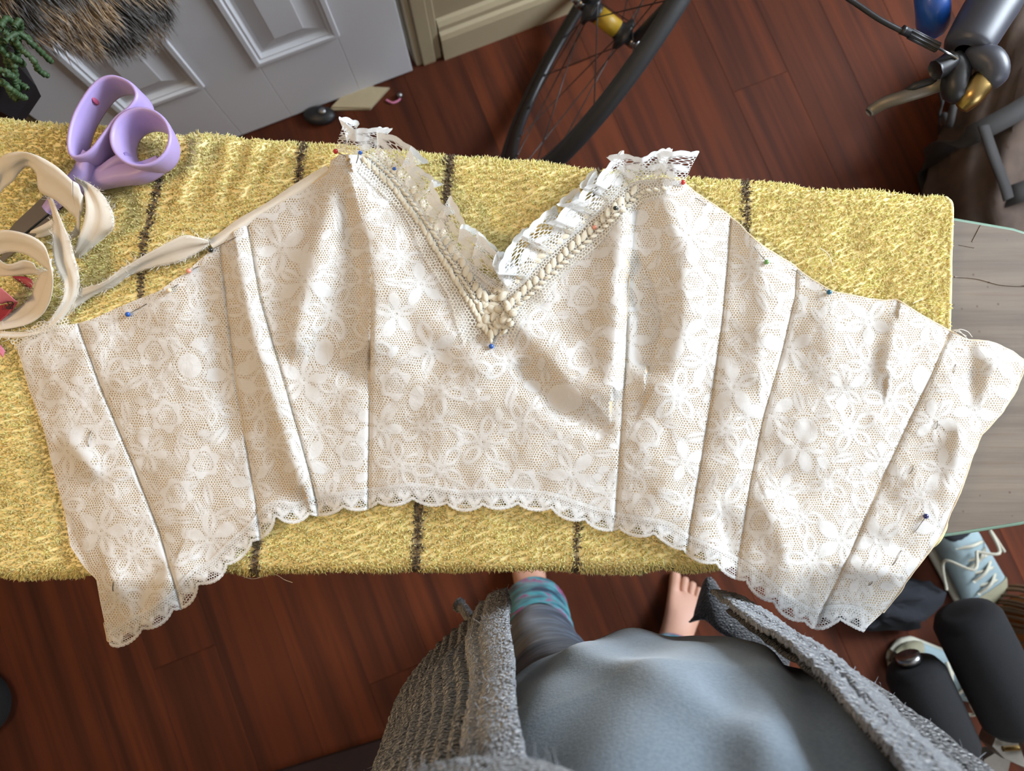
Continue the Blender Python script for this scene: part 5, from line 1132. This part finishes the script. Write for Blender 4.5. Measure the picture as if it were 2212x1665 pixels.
# pocket edge: a dark fold across the left front
# cardigan corner hanging low beside the foot
A = [un(1505, 1322, .40), un(1530, 1250, .40), un(1560, 1285, .42), un(1620, 1330, .46), un(1700, 1390, .5)]; B2 = [un(1490, 1345, .42), un(1525, 1340, .44), un(1560, 1370, .48), un(1620, 1400, .52), un(1700, 1450, .56)]
A, B2 = catmull(A, 30), catmull(B2, 30); t = np.linspace(0, 1, 8)[None, :, None]; P = A[:, None] * (1 - t) + B2[:, None] * t + np.array([0, 0, .01]) * np.sin(t * 3.1)
o = obj('cardigan_corner', P.reshape(-1, 3), grid_np(30, 8), M['knit'], per); o.modifiers.new('thickness', 'SOLIDIFY').thickness = .004
V, f = tube(catmull([un(990, 1306, .55), un(1000, 1312, .56), un(1012, 1330, .6), un(1030, 1360, .66)], 14), [.010] * 3 + [.007] * 11, 8); obj('tie_end', V, f, M['knit'], per)
# sleeve cuffs close to the camera
def sleeve(pts, rad, seed, fz=True):
    P = catmull(pts, 60); r = np.interp(np.linspace(0, 1, 60), np.linspace(0, 1, len(rad)), rad); T, N, B_ = frames(P); a = np.linspace(0, 2 * math.pi, 90, endpoint=False)
    rr = r[:, None] * (1 + .06 * vnoise(np.arange(60)[:, None] * .22, 2.0 * np.cos(a)[None] + 5, 1.0, seed)) + .002 * np.abs(np.sin(a * 24))[None]
    V = P[:, None] + rr[..., None] * (np.cos(a)[None, :, None] * N[:, None] + np.sin(a)[None, :, None] * B_[:, None])
    o = obj('sleeve', V.reshape(-1, 3), grid_faces(60, 90, False, True), M['knit'], per)
    m = MB(); r_ = np.random.default_rng(seed)
    for _ in range(1600 if fz else 100):
        i, j = r_.integers(0, 60), r_.integers(0, 90); p0 = V[i, j]; v = (V[i, j] - P[i]); v /= np.linalg.norm(v); v = v + r_.normal(0, 1.1, 3); l = r_.uniform(.0012, .003)
        q, f = tube([p0, p0 + v * l * .5, p0 + (v + r_.normal(0, .6, 3)) * l], [.00016, .00014, .00008], 3, cap=False); m.add(q, f)
    m.build('wool_fuzz', M['fuzz'], o, kind='stuff')
sleeve([(BX - .16, -.34, 1.35), (BX - .25, -.385, 1.20), (BX - .27, -.385, 1.10), (-.085, -.245, 1.165), (-.03, -.196, 1.20), (.0, -.178, 1.24), (.005, -.174, 1.262)], [.068, .062, .06, .056, .054, .056, .05], 81)
sleeve([(BX + .16, -.34, 1.35), (BX + .26, -.40, 1.20), (BX + .28, -.41, 1.10), (BX + .2, -.34, 1.22), (BX + .145, -.275, 1.32)], [.068, .062, .058, .05, .045], 83, False)
# leggings with a patterned cuff
def leg(pts, rad, nm, mat, parent=per, amp=.03, seed=1):
    P = catmull(pts, 50); r = np.interp(np.linspace(0, 1, 50), np.linspace(0, 1, len(rad)), rad); T, N, B_ = frames(P); a = np.linspace(0, 2 * math.pi, 40, endpoint=False)
    rr = r[:, None] * (1 + amp * vnoise(np.arange(50)[:, None] * .5, 1.5 * np.cos(a)[None] + 7, 1.0, seed))
    V = P[:, None] + rr[..., None] * (np.cos(a)[None, :, None] * N[:, None] + np.sin(a)[None, :, None] * B_[:, None]); return obj(nm, V.reshape(-1, 3), grid_faces(50, 40, False, True), mat, parent)
lg = leg([(.068, -.295, .90), (.066, -.30, .68), (.062, -.31, .48), (.052, -.312, .33), (.047, -.30, .19)], [.10, .085, .068, .064, .058], 'legging', M['legs'], amp=.05, seed=91)
leg([(.048, -.302, .225), (.046, -.296, .15), (.045, -.285, .06)], [.060, .063, .062], 'legging_cuff', M['cuff'], lg, .06, 92)
lg = leg([(.20, -.30, .90), (.24, -.31, .68), (.26, -.325, .48), (.285, -.365, .33), (.298, -.382, .19)], [.10, .085, .068, .064, .058], 'legging', M['legs'], amp=.05, seed=93)
leg([(.296, -.38, .215), (.299, -.384, .15), (.30, -.386, .10)], [.060, .063, .062], 'legging_cuff', M['cuff'], lg, .06, 94)

# ------------------------------------------------------------------ shoes, foam rollers and bundle at the lower right
def shoe(tip, heel, wdt, label, laces=6, seed=0):
    tip, heel = np.asarray(tip, float), np.asarray(heel, float); ax = tip - heel; L = np.linalg.norm(ax); ax /= L; sd = np.array([-ax[1], ax[0], 0])
    o = thing('canvas_shoe', label, 'shoe', (tip + heel) / 2, 'canvas shoes on the floor')
    n, k = 30, 20; u = np.linspace(0, 1, n); w_ = np.interp(u, [0, .08, .3, .6, .85, .96, 1], [.3, .72, .78, .9, 1.0, .75, .25]) * wdt / 2; h = np.interp(u, [0, .1, .35, .6, .8, .95, 1], [.075, .085, .085, .065, .045, .034, .02])
    a = np.linspace(0, 2 * math.pi, k, endpoint=False); ca = np.sign(np.cos(a)) * np.abs(np.cos(a)) ** .7; sa = np.sign(np.sin(a)) * np.abs(np.sin(a)) ** .8
    def loft(sc, z0, hh): return (heel + u[:, None] * L * ax)[:, None] + sd * (w_[:, None] * ca[None] * sc)[..., None] + np.array([0, 0, 1.]) * (z0 + hh[:, None] * (sa[None] * .5 + .5))[..., None]
    ff = grid_faces(n, k, False, True) + [tuple(range(k - 1, -1, -1)), tuple((n - 1) * k + i for i in range(k))]
    V = loft(1.0, .02, h); obj('upper', V.reshape(-1, 3), ff, M['shoe'], o)
    V = loft(1.08, 0.0, np.full(n, .026)); obj('sole', V.reshape(-1, 3), ff, M['lacec'], o)
    m = u > .80; V = loft(1.03, .022, h * 1.03)[m]; V[:, :, 2] -= .001; nn = m.sum(); obj('toe_cap', V.reshape(-1, 3), grid_faces(nn, k, False, True) + [tuple((nn - 1) * k + i for i in range(k))], M['toecap'], o)
    c = heel + ax * L * .17; V, f = sphere((c[0], c[1], .098), (.034, .034, .012), 8, 14); obj('opening', V, f, M['dark'], o)
    r = random.Random(seed)
    for i in range(laces):
        uu = .40 + i * .065; hh = np.interp(uu, u, h) + .024; p = heel + ax * L * uu; s_ = .016 if i % 2 else -.016
        V, f = tube(catmull([p + sd * .026 + [0, 0, hh - .008], p + ax * s_ * .5 + [0, 0, hh + .004], p - sd * .026 + ax * s_ + [0, 0, hh - .008]], 10), .0034, 6, flat=.5); obj('shoelace', V, f, M['lacec'], o)
    p = heel + ax * L * .42; hh = np.interp(.42, u, h) + .03
    for s_ in (-1, 1):
        V, f = tube(catmull([p + [0, 0, hh], p + sd * s_ * .03 + ax * .02 + [0, 0, hh + .012], p + sd * s_ * .055 - ax * .01 + [0, 0, hh - .02], p + sd * s_ * .07 + ax * .05 + [0, 0, hh - .05]], 20), .003, 6); obj('shoelace', V, f, M['lacec'], o)
shoe(un(2120, 1300, 0), un(1980, 1090, 0), .098, 'pale blue canvas shoe with beige toe under the right end of the board', 7, 3)
shoe(un(1915, 1412, 0), un(2140, 1478, 0), .092, 'pale blue laced shoe beside the dark roller', 6, 5)
V, f = blob(un(1915, 1300, .03), (.085, .045, .03), 55, 16, 24, .45); o = obj('dark_cloth', V, f, M['dark'], None); tag(o, 'crumpled navy-black cloth on the floor below the right end of the bodice', 'cloth')
eb = thing('foam_roller_frame', 'black foam roller pads on a metal frame at the lower right', 'foam rollers', un(2150, 1600, 0))
def roller(p0, p1, r, nm='foam_roller'):
    p0, p1 = np.asarray(p0), np.asarray(p1); L = np.linalg.norm(p1 - p0); V, f = lathe([(0, 0), (r * .55, 0), (r * .85, .004), (r, .018), (r * 1.02, L * .5), (r, L - .018), (r * .85, L - .004), (r * .5, L), (0, L)], 30, p1 - p0, p0); obj(nm, V, f, M['foam'], eb)
roller(un(2080, 1318, .36), un(2205, 1570, .34), .052); roller(un(1968, 1432, .34), un(2062, 1640, .33), .046)
q0, q1 = un(1968, 1432, .34), un(2062, 1640, .33); V, f = lathe([(0, 0), (.017, 0), (.019, .004), (.019, .014), (0, .014)], 16, q0 - q1, q0); obj('chrome_cap', V, f, M['steel'], eb)
V, f = tube([q1, un(2110, 1720, .33)], .012, 10); obj('axle', V, f, M['steel'], eb)
q2 = un(2205, 1570, .34); V, f = tube([q2, un(2240, 1660, .33)], .012, 10); obj('axle', V, f, M['steel'], eb)
P = un(np.array([2168, 2225, 2260, 2260, 2170, 2142]), np.array([1543, 1538, 1560, 1680, 1640, 1612]), np.full(6, .30)); V, f = prism(P[:, :2], .262, .30, .03); obj('bracket', V, f, M['leverm'], eb, False)
P = un(np.array([2125, 2150, 2185, 2170, 2120]), np.array([1640, 1625, 1640, 1700, 1690]), np.full(5, .25)); V, f = prism(P[:, :2], .22, .25, .03); obj('bracket', V, f, M['leverm'], eb, False)
V, f = tube([un(2166, 1617, .31), un(2260, 1612, .31)], .0045, 10); obj('brass_bolt', V, f, M['brass'], eb)
for a in (un(2240, 1600, 0), un(2120, 1760, 0)):
    V, f = tube([a, [a[0] * .86, a[1] * .86, .27]], .018, 10); obj('post', V, f, M['black'], eb)
fb = thing('straw_bundle', 'brown straw-like bundle with an orange core at the right edge', 'bundle', un(2215, 1360, 0))
cb_ = un(2244, 1376, .12); V, f = sphere((cb_[0] + .01, cb_[1], .10), (.045, .075, .095), 14, 20); obj('core', V, f, M['orange'], fb)
r = random.Random(6)
for k in range(46):
    a = r.uniform(.9, 5.0); h0 = r.uniform(.15, .2); P = [(cb_[0] + .01 + .052 * s_ * math.cos(a + .25 * i * .3), cb_[1] + .085 * s_ * math.sin(a + .25 * i * .3), z_) for i, (s_, z_) in enumerate(((.35, h0), (.8, .17), (1.0, .11), (.98, .05), (.85, .006)))]
    V, f = tube(catmull(P, 14), .0028, 5); obj('straw', V, f, M['straw'], fb)
